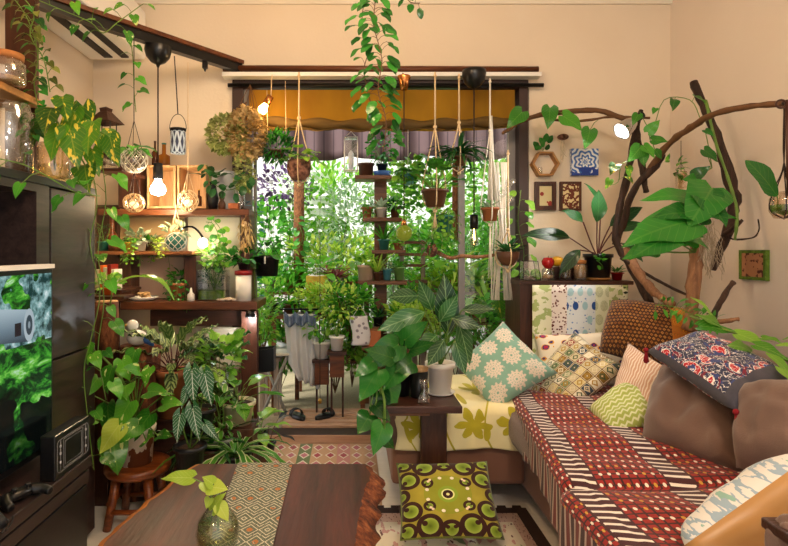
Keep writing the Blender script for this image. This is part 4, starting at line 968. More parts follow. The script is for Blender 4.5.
# stool with big pothos
T = thing('wooden_stool', 'round red-brown wooden stool under the big pothos', 'stool', P(138, 520, 2.28)); zz = T.location.z; T.location.z = 0
sx, sy = T.location.x, 2.28; zs_ = P(0, 462, 2.28).z
MB().lathe([(.001, zs_ - .035), (.12, zs_ - .035), (.13, zs_ - .02), (.128, zs_ - .002), (.12, zs_), (.001, zs_)], n=36).build('seat', 'wood_stool', T)
for i in range(4):
    g = PI / 4 + i * PI / 2; MB().tube([(.085 * math.cos(g), .085 * math.sin(g), zs_ - .036), (.125 * math.cos(g), .125 * math.sin(g), 0)], [.019, .016], 10).build('leg', 'wood_stool', T)
for i in range(4):
    g = PI / 4 + i * PI / 2; h = g + PI / 2; z_ = .07 + .03 * (i % 2); k = .118; MB().tube([(k * math.cos(g), k * math.sin(g), z_), (k * math.cos(h), k * math.sin(h), z_)], .011, 8).build('stretcher', 'wood_stool', T)
T = thing('golden_pothos', 'big golden pothos with white-green leaves in two-tone pot', 'plant', (sx - .01, sy, zs_ + .001)); pot(T, .075, .15, 'pot_dirty', .065)
lf, st = MB(), MB()
tg = [(82, 390, .13), (98, 378, .12), (112, 368, .13), (125, 385, .14), (140, 372, .12), (108, 405, .16), (130, 402, .15), (148, 392, .13), (95, 420, .13), (112, 438, .19), (150, 415, .15), (163, 405, .12), (138, 425, .13), (122, 360, .12), (100, 355, .1), (158, 436, .1), (150, 368, .1), (88, 345, .1), (168, 392, .1), (84, 410, .12), (135, 350, .11), (118, 420, .13), (146, 440, .12)]
bl = V(T.location)
for i, (x, y, l) in enumerate(tg):
    q = P(x, y, 2.28 - .06 - .12 * ((i * 7) % 5) / 5) - bl; st.tube(smoothpath([(0, 0, .12), V((q.x * .3, q.y * .3, max(.17, q.z * .7))), q], 4), .0028, 5)
    d = V((q.x * 2.2 + .5 * math.sin(i * 3), -.45, -.25 + .6 * math.cos(i * 1.7))); lf.leaf('heart', q, d, (.5 * math.sin(i * 2.2), -.8, .9), l * .76, l * .58, .7, .18, (i * .61) % 1)
lf.build('foliage', 'leaf_pothos', T); st.build('stem', 'stem_green', T)
q = P(119, 425, 2.1) - bl; MB().leaf('heart', q, (-.5, -.4, -.75), (.2, -.9, .7), .12, .09, .5, .15, .8).build('young_leaf', 'leaf_lime', T, 'large pale lime leaf')
# ------------------------------------------------------------ hanging things at left
p0 = railpt(158); T = thing('pendant_lamp', 'lit bulb pendant on black dome canopy before the shelves', 'lamp', p0)
MB().lathe([(.062, 0), (.064, -.02), (.056, -.05), (.035, -.075), (.01, -.088), (.006, -.1), (.001, -.1)], n=28).build('canopy', 'black', T)
zb = P(158, 188, p0.y).z - p0.z; MB().tube([(0, 0, -.098), (0, 0, zb + .12)], .004, 6).build('cord', 'cord_dark', T)
MB().lathe([(.001, zb + .125), (.022, zb + .12), (.024, zb + .045), (.02, zb + .045), (.001, zb + .05)], n=20).build('socket', 'black_matte', T)
MB().lathe([(.015, zb + .044), (.018, zb + .03), (.034, zb + .008), (.038, zb - .012), (.03, zb - .03), (.001, zb - .038)], n=24).build('bulb', 'bulb_white', T)
light('pendant_bulb_light', 'POINT', (p0.x, p0.y - .0, p0.z + zb - .065), 8, (1, .74, .42), .05)
# woven glass balls
def netball(label, px, ytop, yc, Y, r, m='rope_white', glow=None, mid='glass', sq=1.0, plantm=None, cat='hanging holder', cord='cord_dark'):
    c = P(px, yc, Y); a = P(px, ytop, Y); T = thing('hanging_net_ball', label, cat, c); H = a.z - c.z
    MB().ball((0, 0, 0), r * .93, 18, 12, (1, 1, sq)).build('globe', mid, T)
    b = MB(); n = 9
    for i in range(n):
        for s in (1, -1):
            pts = []
            for k in range(13):
                t = k / 12; ph = PI * (.06 + .88 * t); g = 2 * PI * i / n + s * t * 2.2; pts.append((r * math.sin(ph) * math.cos(g), r * math.sin(ph) * math.sin(g), -r * math.cos(ph) * sq))
            b.tube(pts, .0022, 4)
    b.build('net', m, T)
    b = MB(); [b.tube([(r * .6 * math.cos(g), r * .6 * math.sin(g), r * .8 * sq), (0, 0, r * 3.0)], .0016, 4) for g in (0, 2.1, 4.2)]; b.tube([(0, 0, r * 3.0), (0, 0, H)], .0022, 5); b.build('cord', cord, T)
    if glow: MB().ball((0, 0, -.01), r * .45, 10, 7, (1, 1, .8)).build('candle', glow, T)
    if plantm: lf, st = bush((0, 0, r * .9), (r, r, r * .7), 50, .04, .02, 'lance', int(px)); lf.build('foliage', plantm, T)
    return T
pr_ = railpt(133)
netball('large netted glass ball hanging at left, dark cord', 134, 35, 160, pr_.y, .062)
netball('small glowing netted ball below the large netted ball', 134, 176, 203, pr_.y + .02, .05, 'rope', 'glow_warm', 'glass_warm', .9)
netball('netted candle glass hanging before the right crate', 188, 62, 201, railpt(188).y, .052, 'rope', 'glow_warm', 'glass_warm', 1.1, cord='rope')
netball('woven green ball with succulents hanging at middle shelf', 176, 205, 242, 2.8, .055, 'rope_white', None, 'pot_dgreen', .85, 'leaf_pale', cord='rope')
vineT('heart-leaf vine climbing the cord of the large netted ball', [(130, 34, pr_.y), (133, 60, pr_.y), (134, 90, pr_.y), (136, 112, pr_.y)], 9, .055, 'leaf_green', seed=31, pl=.035)
T = thing('potted_vine', 'heart-leaf plant growing out over the large netted ball', 'plant', P(134, 152, pr_.y - .05)); lf, st = rosette(5, .1, .07, 'heart', .03, (20, 70), .5, .2, .9, 0, seed=3); lf.build('foliage', 'leaf_green', T); st.build('stem', 'stem_green', T)
# blue lantern
pl_ = railpt(175); T = thing('hanging_lantern', 'small hanging lantern with blue and white lattice pattern', 'lantern', P(178, 154, pl_.y)); H = P(178, 131, pl_.y).z - T.location.z
mat('lattice', lambda: (lambda u, v: mix((((u * 9 + v * 4).fr() - .5).abs().lt(.17)).mx(((u * 9 - v * 4).fr() - .5).abs().lt(.17)), S('2c3a5c'), S('c4d4e4')))(*UV()), .4)
MB().lathe([(.001, 0), (.034, 0), (.038, .01), (.038, H - .01), (.034, H), (.001, H)], n=24).build('body', 'lattice', T); MB().lathe([(.001, H), (.04, H), (.04, H + .012), (.001, H + .016)], n=24).build('lid', 'black_metal', T)
MB().tube([(.042 * math.cos(PI * k / 12), 0, H + .01 + .075 * math.sin(PI * k / 12)) for k in range(13)], .0018, 5).build('handle', 'black_metal', T)
MB().tube([(0, 0, H + .085), (-.018, 0, P(174, 56, pl_.y).z - T.location.z)], .003, 5).build('cord', 'cord_dark', T)
# dried hydrangeas
T = thing('dried_hydrangea', 'greenish dried hydrangea bunch hanging left of the window', 'dried flowers', P(228, 112, 3.0)); lf, st = bush((-.01, 0, -.12), (.1, .07, .1), 1100, .026, .026, 'tri', 3, stems=8, base=(.08, .1, .08), fill=.75); lf.build('flowers', 'dry_green', T); st.build('stalk', 'stem_brown', T)
T = thing('dried_hydrangea', 'brown dried hydrangea bunch trailing down left of window', 'dried flowers', P(246, 108, 2.98)); lf, st = bush((0, 0, -.14), (.1, .07, .14), 1300, .026, .026, 'tri', 4, stems=8, base=(.0, .12, .16), fill=.75); l2, s2 = bush((-.01, .0, -.33), (.055, .04, .13), 520, .024, .022, 'tri', 5, stems=4, base=(0, 0, -.1)); lf.build('flowers', 'dry_brown', T); st.build('stalk', 'stem_brown', T); l2.build('lower_flowers', 'dry_green', T, 'greenish lower tail')
vineT('dark ivy garland curving under the dried hydrangeas', [(207, 165, 2.98), (212, 182, 2.96), (228, 190, 2.95), (242, 184, 2.95), (250, 172, 2.96)], 26, .05, 'leaf_dark', 'oval', seed=41, pl=.02)
# bluish air plants along left jamb
vineT('blue-green curly air plant hanging along the left door jamb', [(254, 200, 3.1), (256, 235, 3.1), (254, 270, 3.1), (256, 300, 3.1)], 60, .05, 'leaf_blue', 'lance', seed=42, pl=.015, W=.012, hang=.1)
T = thing('clip_light', 'small bright clip light under the lower shelf end', 'lamp', P(250, 316, 2.9)); MB().lathe([(.001, .03), (.02, .03), (.026, -.005), (.024, -.005), (.001, .02)], n=18).build('shade', 'black', T); MB().ball((0, 0, .003), .013, 10, 6).build('bulb', 'bulb_led', T)
light('clip_light_lamp', 'POINT', P(250, 316, 2.9) + V((0, -.01, -.03)), 1.5, (.9, .95, 1), .02)
T = thing('spot_lamp', 'small glowing round lamp behind the shelf plants', 'lamp', P(203, 243, 2.99)); MB().ball((0, 0, 0), .026, 16, 10).build('bulb', 'bulb_white', T); MB().tube(smoothpath([(0, .02, 0), (-.02, .05, .04), (-.08, .08, .09), (-.16, .1, .08)]), .006, 6).build('arm', 'black_metal', T)
light('spot_lamp_light', 'POINT', P(203, 243, 2.99) + V((0, -.04, 0)), 1.6, (1, .88, .68), .03)
T = plant('white pot with long leaf arching over the book row', 109, 300, 2.3, .01, .01, 'ceramic_white', 'succ', .03, 'leaf_bright') if False else None
T = thing('long_leaf_plant', 'single long arching green leaf before the pink panel', 'plant', P(110, 302, 2.4)); lf = MB().leaf('lance', (.02, -.02, .06), (.75, -.1, .75), (0, 0, 1), .33, .07, 1.9, .3, .7); MB().tube([(0, 0, -.02), (.02, -.02, .06)], .003, 5).build('stem', 'stem_green', T); lf.build('leaf', 'leaf_bright', T)
# ------------------------------------------------------------ garden room outside the door
def gshrub(label, px, py, Y, s, lm, n=420, L=.06, W=.035, shape='oval', sx=1, sz=1, seed=1, z0=None, trunk=.012, sm='stem_brown', upb=.3):
    c = P(px, py, Y); z0 = max(0, c.z - s * sz * 1.15) if z0 is None and s < .25 else (z0 or 0); T = thing('garden_shrub', label, 'shrub', (c.x, Y, z0)); h = c.z - z0
    n = int(n * 1.45); lf, st = bush((0, 0, h), (s * sx, s * .6, s * sz), n, L, W, shape, seed, base=(0, 0, 0), stems=12, fill=.2, upb=upb); lf.build('foliage', 'g' + lm if 'g' + lm in MATS else lm, T); st.build('branch', sm, T)
gshrub('tall airy shrub with bright leaves in the centre of the garden room', 322, 205, 4.7, .42, 'leaf_bright', 620, .07, .03, 'lance', 1, 1.1, 1)
gshrub('pale-leaved shrub left of the shelf tower outside', 352, 225, 4.5, .36, 'leaf_pale', 520, .06, .02, 'lance', .8, 1.2, 2)
gshrub('purple flowering shrub by the slat fence outside', 281, 188, 4.5, .27, 'leaf_purple', 200, .05, .03, 'oval', 1, .7, 3)
gshrub('loose green shrub low before the slat fence', 272, 235, 4.4, .26, 'leaf_green', 200, .07, .045, 'oval', 1, 1.2, 4)
gshrub('dense bright green shrub behind the glowing globe', 420, 215, 4.4, .42, 'leaf_bright', 700, .065, .04, 'oval', 1.1, 1.1, 5)
gshrub('fine-leaved green shrub behind the driftwood perch', 460, 265, 4.2, .4, 'leaf_green', 800, .05, .025, 'lance', 1.1, .9, 6)
gshrub('light green shrub low behind the driftwood perch', 450, 300, 4.0, .32, 'leaf_lime', 460, .07, .03, 'lance', 1.2, .8, 7)
gshrub('bushy green shrub right of the black socket lamp', 505, 250, 4.3, .36, 'leaf_green', 500, .06, .035, 'oval', .8, 1.4, 8)
gshrub('yellow-green shrub beneath the centre shrub', 335, 262, 4.3, .36, 'leaf_lime', 380, .06, .03, 'lance', 1.3, .6, 9)
gshrub('deep green shrub filling below the slat fence', 275, 300, 4.0, .3, 'leaf_green', 330, .06, .03, 'lance', 1, .9, 10)
gshrub('light shrub seen behind the ladder frame', 418, 262, 4.6, .4, 'leaf_pale', 420, .06, .035, 'oval', 1, .9, 11)
gshrub('tall green shrub behind the window sash at right', 490, 190, 4.8, .36, 'leaf_bright', 360, .07, .04, 'oval', .7, 1.2, 12)
# tower of shelves
TX = 381; a = P(374, 0, 3.75); c = P(388, 0, 3.75)
T = thing('shelf_tower', 'wooden post tower with small stepped shelf boards', 'plant stand', ((a.x + c.x) / 2, 3.8, 0)); sx = T.location.x
MB().box((-.042, 0, .0), (.042, .05, P(0, 174, 3.75).z)).build('post', 'wood_shelf', T, smooth=False, bevel=.003)
TB = [(355, 392, 175), (363, 402, 217.5), (372, 406, 250), (358, 407, 281), (362, 410, 327)]
for x0, x1, y in TB:
    q0, q1 = P(x0, y, 3.62), P(x1, y, 3.62); MB().box((q0.x - sx, -.18, q0.z - .025), (q1.x - sx, -.001, q0.z)).build('shelf', 'wood_shelf', T, smooth=False, bevel=.003)
def tp(label, px, row, rt, h, pm, kind, s, lm, Y=3.7, **k): return plant(label, px, 0, Y, rt, h, pm, kind, s, lm, z=P(0, TB[row][2], 3.62).z + .001, **k)
T = thing('brown_pot', 'brown wide pot on the top shelf of the tower', 'pot', (P(366, 0, 3.7).x, 3.7, P(0, 175, 3.62).z + .001)); pot(T, .05, .085, 'pot_brown', .045)
T = thing('blue_dish', 'bright blue dish on the top shelf of the tower', 'dish', (P(382, 0, 3.68).x, 3.68, P(0, 175, 3.62).z + .001)); MB().lathe([(.001, 0), (.05, 0), (.06, .03), (.055, .03), (.045, .008), (.001, .008)]).build('bowl', 'pot_blue', T)
T = plant('leafy plant in black pot standing in the blue dish', 382, 0, 3.68, .033, .07, 'pot_black', 'bush', .22, 'leaf_deep', z=P(0, 175, 3.62).z + .01)
tp('trailing plant in rust pot at left of second tower shelf', 367, 1, .035, .07, 'terracotta', 'trail', .13, 'leaf_green')
tp('small spiky plant in white pot on second tower shelf', 381, 1, .033, .07, 'ceramic_white', 'succ', .16, 'leaf_pale')
tp('dark potted herb at right of second tower shelf', 395, 1, .033, .075, 'pot_brown', 'tuft', .13, 'leaf_deep')
tp('cactus-like spikes in teal-green pot on third tower shelf', 384, 2, .036, .07, 'pot_dgreen', 'spike', .14, 'leaf_green')
tp('thin herb in rust pot on third tower shelf', 398, 2, .03, .045, 'terracotta', 'tuft', .1, 'leaf_bright')
tp('low plant in wide pinkish pot on fourth tower shelf', 366, 3, .055, .1, 'paper_pink', 'tuft', .17, 'leaf_bright', rb=.05)
tp('sprout in small dark brown pot on fourth tower shelf', 377, 3, .026, .055, 'pot_brown', 'spike', .17, 'leaf_lime', Y=3.66)
tp('seedling in turquoise pot on fourth tower shelf', 387, 3, .03, .075, 'pot_teal', 'tuft', .11, 'leaf_pale')
tp('succulent in olive green pot on fourth tower shelf', 399, 3, .036, .09, 'pot_green', 'succ', .11, 'leaf_green')
# lower board by the post with boxes
tp('spiky plant in dark planter on the lowest tower shelf', 378, 4, .033, .06, 'pot_black', 'spike', .12, 'leaf_dark', Y=3.66)
tp('aloe in patterned bowl on the lowest tower shelf', 396, 4, .048, .075, 'pot_band', 'succ', .2, 'leaf_green', Y=3.64)
box('wooden_box', 'red-brown wooden box under the lowest tower shelf', 'box', 366, 381, 331, 347, 3.45, .1, 'terracotta')
board('red-brown plank under the box and patterned bowl', 362, 406, 347.5, 3.4, 3.7, .02, 'wood_red')
plant('striped bowl with white-green rosette near the side table', 398, 347, 3.48, .055, .085, 'pot_band', 'succ', .22, 'leaf_pale')
# ladder frame
T = thing('ladder_frame', 'small wooden ladder frame outside, right of the tower', 'frame', (P(412, 0, 3.9).x, 3.9, 0)); q = T.location.x
for x in (402, 423): X = P(x, 0, 3.9).x - q; MB().box((X - .014, -.01, 0), (X + .014, .01, P(0, 240, 3.9).z)).build('rail', 'wood_grey', T, smooth=False)
for y in (241, 253, 264, 280): z_ = P(0, y, 3.9).z; MB().box((P(398, 0, 3.9).x - q, -.02, z_ - .02), (P(427, 0, 3.9).x - q, -.0101, z_)).build('rung', 'wood_shelf', T, smooth=False)
# long plant bench
def bench(label, px0, px1, py, Y, d=.3, legs=True, m='wood_grey'):
    a, c = P(px0, py, Y), P(px1, py, Y); T = thing('plant_bench', label, 'bench', ((a.x + c.x) / 2, Y, 0)); W = (c.x - a.x) / 2
    for i in range(3): MB().box((-W, i * d / 3, a.z - .02), (W, (i + .92) * d / 3, a.z)).build('board', m, T, smooth=False)
    for x in (-W + .02, W - .05):
        for y in (0.01, d - .05): MB().box((x, y, 0), (x + .03, y + .03, a.z - .021)).build('leg', m, T, smooth=False)
    return a.z + .001
Z1 = bench('grey plank bench crowded with pots in mid garden room', 262, 372, 292, 4.0, m='wood_shelf')
Z2 = bench('second plank bench in front with many small pots', 268, 368, 316, 3.75, m='wood_shelf')
Z3 = bench('right-hand bench of pots behind the sofa window', 410, 510, 292, 3.9)
Z4 = bench('lower right bench holding plants below the window', 404, 512, 322, 3.6, m='wood_shelf')
Z5 = bench('low dark bench deep in the garden room', 292, 372, 361, 4.1, .3, m='wood_red')
def gp(label, px, Y, z, rt, h, pm, kind, s, lm, **k): return plant(label, px, 0, Y, rt, h, pm, kind, s, lm, z=z, **k)
L_ = [
 ('bright leafy plant in grey bowl on the rear bench, leftmost', 270, 4.12, Z1, .05, .08, 'pot_grey', 'broad', .26, 'leaf_bright'),
 ('striped-leaf plant in white pot on yellow crate', 317, 3.95, Z1 + .072, .045, .05, 'ceramic_white', 'broad', .24, 'leaf_green'),
 ('red-leaved plant in terracotta bowl on the rear bench', 334, 4.1, Z1, .07, .08, 'pot_grey', 'succ', .26, 'leaf_red'),
 ('fern with long fronds at the right end of rear bench', 352, 4.1, Z1, .055, .07, 'terracotta', 'fern', .28, 'leaf_green'),
 ('round-leaved plant in black pot between crate and red leaves', 325, 4.18, Z1, .04, .07, 'pot_black', 'round', .26, 'leaf_bright'),
 ('upright spiky plant in terracotta pot on the rear bench', 291, 4.15, Z1, .045, .08, 'terracotta', 'strap', .28, 'leaf_green'),
 ('bushy plant in black pot on the front bench, leftmost', 273, 3.86, Z2, .045, .07, 'pot_black', 'bush', .2, 'leaf_bright'),
 ('spider plant in brown pot on the front bench', 290, 3.85, Z2, .045, .07, 'pot_brown', 'spider', .2, 'leaf_green'),
 ('light green tufts in grey pot on the front bench', 306, 3.85, Z2, .045, .06, 'pot_grey', 'tuft', .2, 'leaf_lime'),
 ('strap-leaf plant in terracotta pot on the front bench', 322, 3.87, Z2, .042, .07, 'terracotta', 'strap', .22, 'leaf_bright'),
 ('small fern in black pot on the front bench', 338, 3.87, Z2, .042, .06, 'pot_black', 'fern', .2, 'leaf_green'),
 ('glossy round-leaf plant at the right end of front bench', 355, 3.87, Z2, .045, .07, 'pot_brown', 'round', .2, 'leaf_deep'),
 ('tree-like potted plant with small leaves behind white cloth', 337, 3.5, P(0, 350, 3.5).z, .045, .09, 'ceramic_white', 'tree', .36, 'leaf_lime'),
 ('bushy bright plant in white pot left of the dark bench', 322, 3.6, P(0, 358, 3.6).z, .055, .11, 'ceramic_white', 'bush', .28, 'leaf_bright'),
 ('dark pot with trailing leaves on the low dark bench', 352, 4.2, Z5, .06, .1, 'pot_black', 'trail', .22, 'leaf_bright'),
 ('broad green plant in blue pot on the low dark bench', 366, 4.2, Z5, .045, .08, 'pot_blue', 'broad', .28, 'leaf_green'),
 ('leafy plant in brown pot at left of low dark bench', 300, 4.2, Z5, .055, .1, 'pot_brown', 'broad', .34, 'leaf_green'),
 ('strappy plant in grey pot on the right rear bench, leftmost', 414, 4.02, Z3, .045, .07, 'pot_grey', 'strap', .26, 'leaf_green'),
 ('broad-leaf plant in long pinkish planter on right rear bench', 435, 4.02, Z3, .07, .07, 'paper_pink', 'broad', .28, 'leaf_bright'),
 ('long-leaved grass in terracotta pot on right rear bench', 455, 4.02, Z3, .05, .08, 'terracotta', 'strap', .42, 'leaf_lime'),
 ('tall light-green strappy plant near the sash frame', 475, 4.0, Z3, .05, .08, 'pot_green', 'strap', .45, 'leaf_bright'),
 ('round-leaf plant in black pot on right rear bench', 495, 4.02, Z3, .05, .08, 'pot_black', 'round', .3, 'leaf_green'),
 ('low bush in purple pot on the lower right bench', 412, 3.72, Z4, .05, .07, 'pot_purple', 'bush', .2, 'leaf_green'),
 ('fern in brown pot on the lower right bench', 430, 3.72, Z4, .05, .07, 'pot_brown', 'fern', .26, 'leaf_bright'),
 ('glossy plant in black bowl on the lower right bench', 450, 3.7, Z4, .055, .07, 'pot_black', 'broad', .22, 'leaf_deep'),
 ('bright strappy plant in terracotta pot on lower right bench', 470, 3.7, Z4, .05, .08, 'terracotta', 'strap', .28, 'leaf_bright'),
 ('split-leaf monstera in dark pot at right end of lower bench', 492, 3.6, Z4, .05, .08, 'pot_black', 'succ', .1, 'leaf_lime'),
]
for q in L_: gp(*q)
# stands for two pots that stand free
for px, Y, y, lb in ((337, 3.5, 350.4, 'narrow wooden stand under the tree-like potted plant'), (322, 3.6, 358.4, 'narrow wooden stand under the bushy white-potted plant')):
    z_ = P(0, y, Y).z; T = thing('plant_stand', lb, 'stand', (P(px, 0, Y).x, Y, 0)); MB().box((-.06, -.06, z_ - .02), (.06, .06, z_)).build('top', 'wood_dark', T, smooth=False); MB().box((-.045, -.04, z_ - .16), (.045, .04, z_ - .021)).build('box', 'wood_red', T, smooth=False)
    for g in (-.04, .03): MB().box((g, 0, 0), (g + .012, .012, z_ - .161)).build('leg', 'wood_dark', T, smooth=False)
# monstera leaves
T = thing('monstera', 'small monstera with yellow-green split leaves by the window', 'plant', P(497, 316, 3.35)); lf = MB(); st = MB()
for i, (x, y, l, tx) in enumerate(((497, 292, .16, .1), (510, 300, .12, .5), (483, 300, .11, -.6))):
    q = P(x, y, 3.3) - V(T.location); st.tube([(0, 0, 0), q], .003, 5); lf.leaf('lobed', q, (tx, -.2, -.7), (0, -1, .3), l, l * .8, .3, .1, .6)
lf.build('foliage', 'leaf_yvar', T); st.build('stem', 'stem_green', T); 
# yellow crate
box('yellow_crate', 'small yellow wooden crate on the rear garden bench', 'crate', 306, 327, 276, 286, 3.9, .12, 'pot_yellow', z=Z1)
# brown coir poles
def pole(label, px, y0, y1, Y, r, m='coir', base=None):
    a, c = P(px, y0, Y), P(px, y1, Y); z0 = c.z if base is None else base; return tag(MB().tube([(0, 0, 0), (0, 0, (a.z - z0) * .5), (0, 0, a.z - z0)], [r, r * 1.05, r * .95], 12).build('moss_pole' if base == Z1 else 'hanging_coir_pole', m, loc=(c.x, Y, z0)), label, 'pole')
pole('brown coir moss pole standing below the coconut pot', 299, 182, 288, 4.18, .04, base=Z1)
pole('brown coir pole beneath the dracaena right of the macrame', 457, 163, 235, 3.35, .028, base=P(0, 240, 3.35).z)
vineT('vine of green leaves wrapping the coir pole outside', [(300, 285, 4.12), (292, 260, 4.1), (303, 238, 4.1), (294, 215, 4.1)], 26, .06, 'leaf_green', 'oval', seed=51)
# white cloths and bags
T = thing('hanging_cloth', 'white cloth hanging in folds in the garden room', 'cloth', P(299, 314, 3.6))
def cloth(u, v): w_ = .1 + .02 * v - .07 * max(0, v - .75) * 3; return (-w_ + 2 * w_ * u + .06 * v, .02 * math.sin(u * 22 + v * 3) * (.4 + v), -.42 * v - .06 * u * v)
MB().sheet(cloth, 36, 16).build('cloth', 'sheet_white', T, solid=.003); MB().sheet(lambda u, v: (-.09 + .2 * u, -.03 + .02 * math.sin(u * 30), .02 - .07 * v - .03 * abs(math.sin(u * 9))), 40, 5).build('ruffle', 'denim', T, 'blue-grey ruffled top', solid=.003)
MB().tube([(-.16, 0, .03), (.16, 0, .03)], .006, 6).tube([(0, 0, .03), (0, 0, .12)], .003, 5).build('hanger', 'black_metal', T)
T = thing('hanging_bag', 'grey patterned cloth bag hanging right of the garden path', 'bag', P(360, 345, 3.45)); MB().sheet(lambda u, v: (-.055 + .11 * u + .01 * math.sin(v * 5), .02 * math.sin(u * PI) * -1, .18 * v), 14, 10).build('cloth', 'grey_bag', T, solid=.004); MB().tube([(-.04, 0, .18), (0, 0, .25), (.04, 0, .18)], .003, 5).build('strap', 'rope_white', T)
T = thing('cloth_bundle', 'white folded towel on the sill side, left', 'cloth', P(268, 355, 3.75)); MB().sheet(lambda u, v: (-.14 + .28 * u, .15 * v, .02 * math.sin(u * 7 + v * 4) + .06 * v), 16, 8).build('cloth', 'sheet_white', T, solid=.006)
bench('small side bench carrying the white folded towel', 256, 281, 358.5, 3.7, .22)
# bicycle-like stand: folding X legs
T = thing('folding_stand', 'grey folding stand with crossed legs beside the jamb', 'stand', (P(274, 0, 3.62).x, 3.62, 0))
for a_, c_ in (((-.09, 0, 0), (.09, 0, .42)), ((.09, .03, 0), (-.09, .03, .42))): MB().tube([a_, c_], .01, 8).build('leg', 'pot_grey', T)
MB().box((-.1, -.02, .42), (.1, .16, .435)).build('top', 'off_white', T, smooth=False)
# black hanging pots
T = thing('hanging_pot', 'black bucket pot hanging at upper left of the window', 'pot', P(267, 276, 3.12)); pot(T, .07, .115, 'pot_black', .058); greens(T, 'broad', .16, 9, .1, 'leaf_green')
MB().tube(smoothpath([(-.07, 0, .11), (-.02, 0, .2), (0, 0, .34), (0, 0, .42)]), .002, 5).tube(smoothpath([(.07, 0, .11), (.02, 0, .2), (0, 0, .34)]), .002, 5).build('wire', 'black_metal', T)
MB().tube([(.0, -.075, .11), (-.0, -.078, .07)], .005, 6).build('label_stick', 'white_plastic', T)
T = thing('hanging_planter_box', 'black plastic basket hooked on the left door jamb', 'planter', P(264, 371, 3.08)); T.rotation_euler = (0, -.12, 0)
b = MB(); q = [(-.06, -.04), (.06, -.04), (.06, .04), (-.06, .04)]; vs = [(x, y, 0) for x, y in q] + [(x * 1.25, y * 1.3, .125) for x, y in q] + [(x * 1.18, y * 1.2, .125) for x, y in q] + [(x * .95, y * .95, .01) for x, y in q]
b.add(vs, [(3, 2, 1, 0)] + [(4 * k + i, 4 * k + (i + 1) % 4, 4 * k + 4 + (i + 1) % 4, 4 * k + 4 + i) for k in range(3) for i in range(4)] + [(12, 13, 14, 15)]); b.build('basket', 'pot_black', T, smooth=False); MB().tube([(-.07, .04, .12), (-.075, .06, .14), (-.075, .1, .13)], .004, 5).build('hook', 'black_metal', T)
# hanging coconut pot with macrame
yk = 3.0
hanger('rope hanger holding the brown coconut pot', 299, 72, 182, yk, .06, tassel=.0, yoke=P(0, 118, yk).z - P(0, 182, yk).z)
T = thing('hanging_coconut_pot', 'round brown coconut pot hanging in rope before the awning', 'pot', P(299, 181, yk)); MB().lathe([(.001, 0), (.035, .006), (.058, .035), (.066, .07), (.062, .11), (.056, .11), (.058, .07), (.001, .08)], n=24).build('shell', 'stone_ball', T); greens(T, 'heart', .16, 71, .09, 'leaf_bright')
T = thing('hanging_fern', 'dark green rounded fern ball hanging by the window top left', 'plant', P(277, 158, 3.05)); pot(T, .04, .04, 'pot_brown'); lf, st = bush((0, 0, .06), (.085, .08, .08), 420, .05, .012, 'lance', 6, stems=10); lf.build('foliage', 'leaf_deep', T); st.build('stem', 'stem_green', T); MB().tube([(-.05, 0, .08), (-.055, 0, .37)], .0018, 4).tube([(.05, 0, .08), (.045, 0, .42)], .0018, 4).build('cord', 'rope', T)
T = thing('edison_bulb_lamp', 'tilted glowing bulb in dark socket before the amber shade', 'lamp', P(271, 96, 3.02)); M_ = Matrix.Rotation(.55, 4, 'Y') @ Matrix.Rotation(PI, 4, 'X')
MB().lathe([(.001, 0), (.018, .001), (.02, .05), (.001, .052)], M=M_, n=16).build('socket', 'copper', T, 'dark copper socket'); MB().lathe([(.014, .052), (.016, .06), (.026, .085), (.02, .105), (.001, .112)], M=M_, n=16).build('bulb', 'bulb_warm', T); MB().tube([(0, 0, 0), (.0, .02, .1), (0, .05, .13)], .003, 5).build('cord', 'rope', T)
light('edison_light', 'POINT', P(277, 110, 3.0) + V((0, -.03, -.02)), 1.6, (1, .6, .25), .03)
# glass lantern
T = thing('hanging_glass_lantern', 'clear glass lantern with white wire frame by the window', 'lantern', P(351, 171, 3.25)); H = .19
b = MB(); [b.tube([(x, y, 0), (x, y, H)], .003, 5) for x in (-.038, .038) for y in (-.038, .038)]
for z_ in (0, H): b.tube([(-.038, -.038, z_), (.038, -.038, z_), (.038, .038, z_), (-.038, .038, z_), (-.038, -.038, z_)], .003, 5)
b.tube([(-.038, 0, H), (0, 0, H + .04), (.038, 0, H)], .003, 5).build('wire_frame', 'white_plastic', T); MB().box((-.035, -.035, .003), (.035, .035, H - .003)).build('glass', 'glass', T, smooth=False); MB().tube([(0, 0, H + .04), (0, 0, .55)], .0018, 5).build('cord', 'rope_white', T)
MB().lathe([(.001, .004), (.014, .004), (.016, .1), (.004, .12), (.001, .12)], n=12).build('candle', 'sheet_white', T)
# macrame hangers right
hanger('rope macrame hanger with brown pot in the window centre', 435, 72, 208, 2.9, .065, tassel=.1, yoke=.42)
T = thing('hanging_pot', 'dark brown bowl pot in the centre macrame with long stems', 'pot', P(435, 207, 2.9)); pot(T, .066, .09, 'pot_brown', .045); greens(T, 'round', .26, 81, .08, 'leaf_green'); lf, st = rosette(6, .1, .07, 'heart', .2, (35, 85), .5, .2, .6, .08, seed=7); lf.build('tall_leaves', 'leaf_deep', T); st.build('stem', 'stem_brown', T)
hanger('knotted rope hanger holding the dark dracaena', 459, 74, 170, 2.95, .04, tassel=0, yoke=.25)
T = thing('hanging_dracaena', 'dark strappy dracaena hanging beside the black lamp cord', 'plant', P(460, 166, 2.95)); pot(T, .035, .05, 'pot_brown'); lf, st = strap(40, .19, .022, (0, 80), 1.7, 12, .06); lf.build('foliage', 'leaf_dark', T)
hanger('long white rope hanger at the right of the window', 490, 78, 222, 2.95, .045, 'rope_white', .3, yoke=.48)
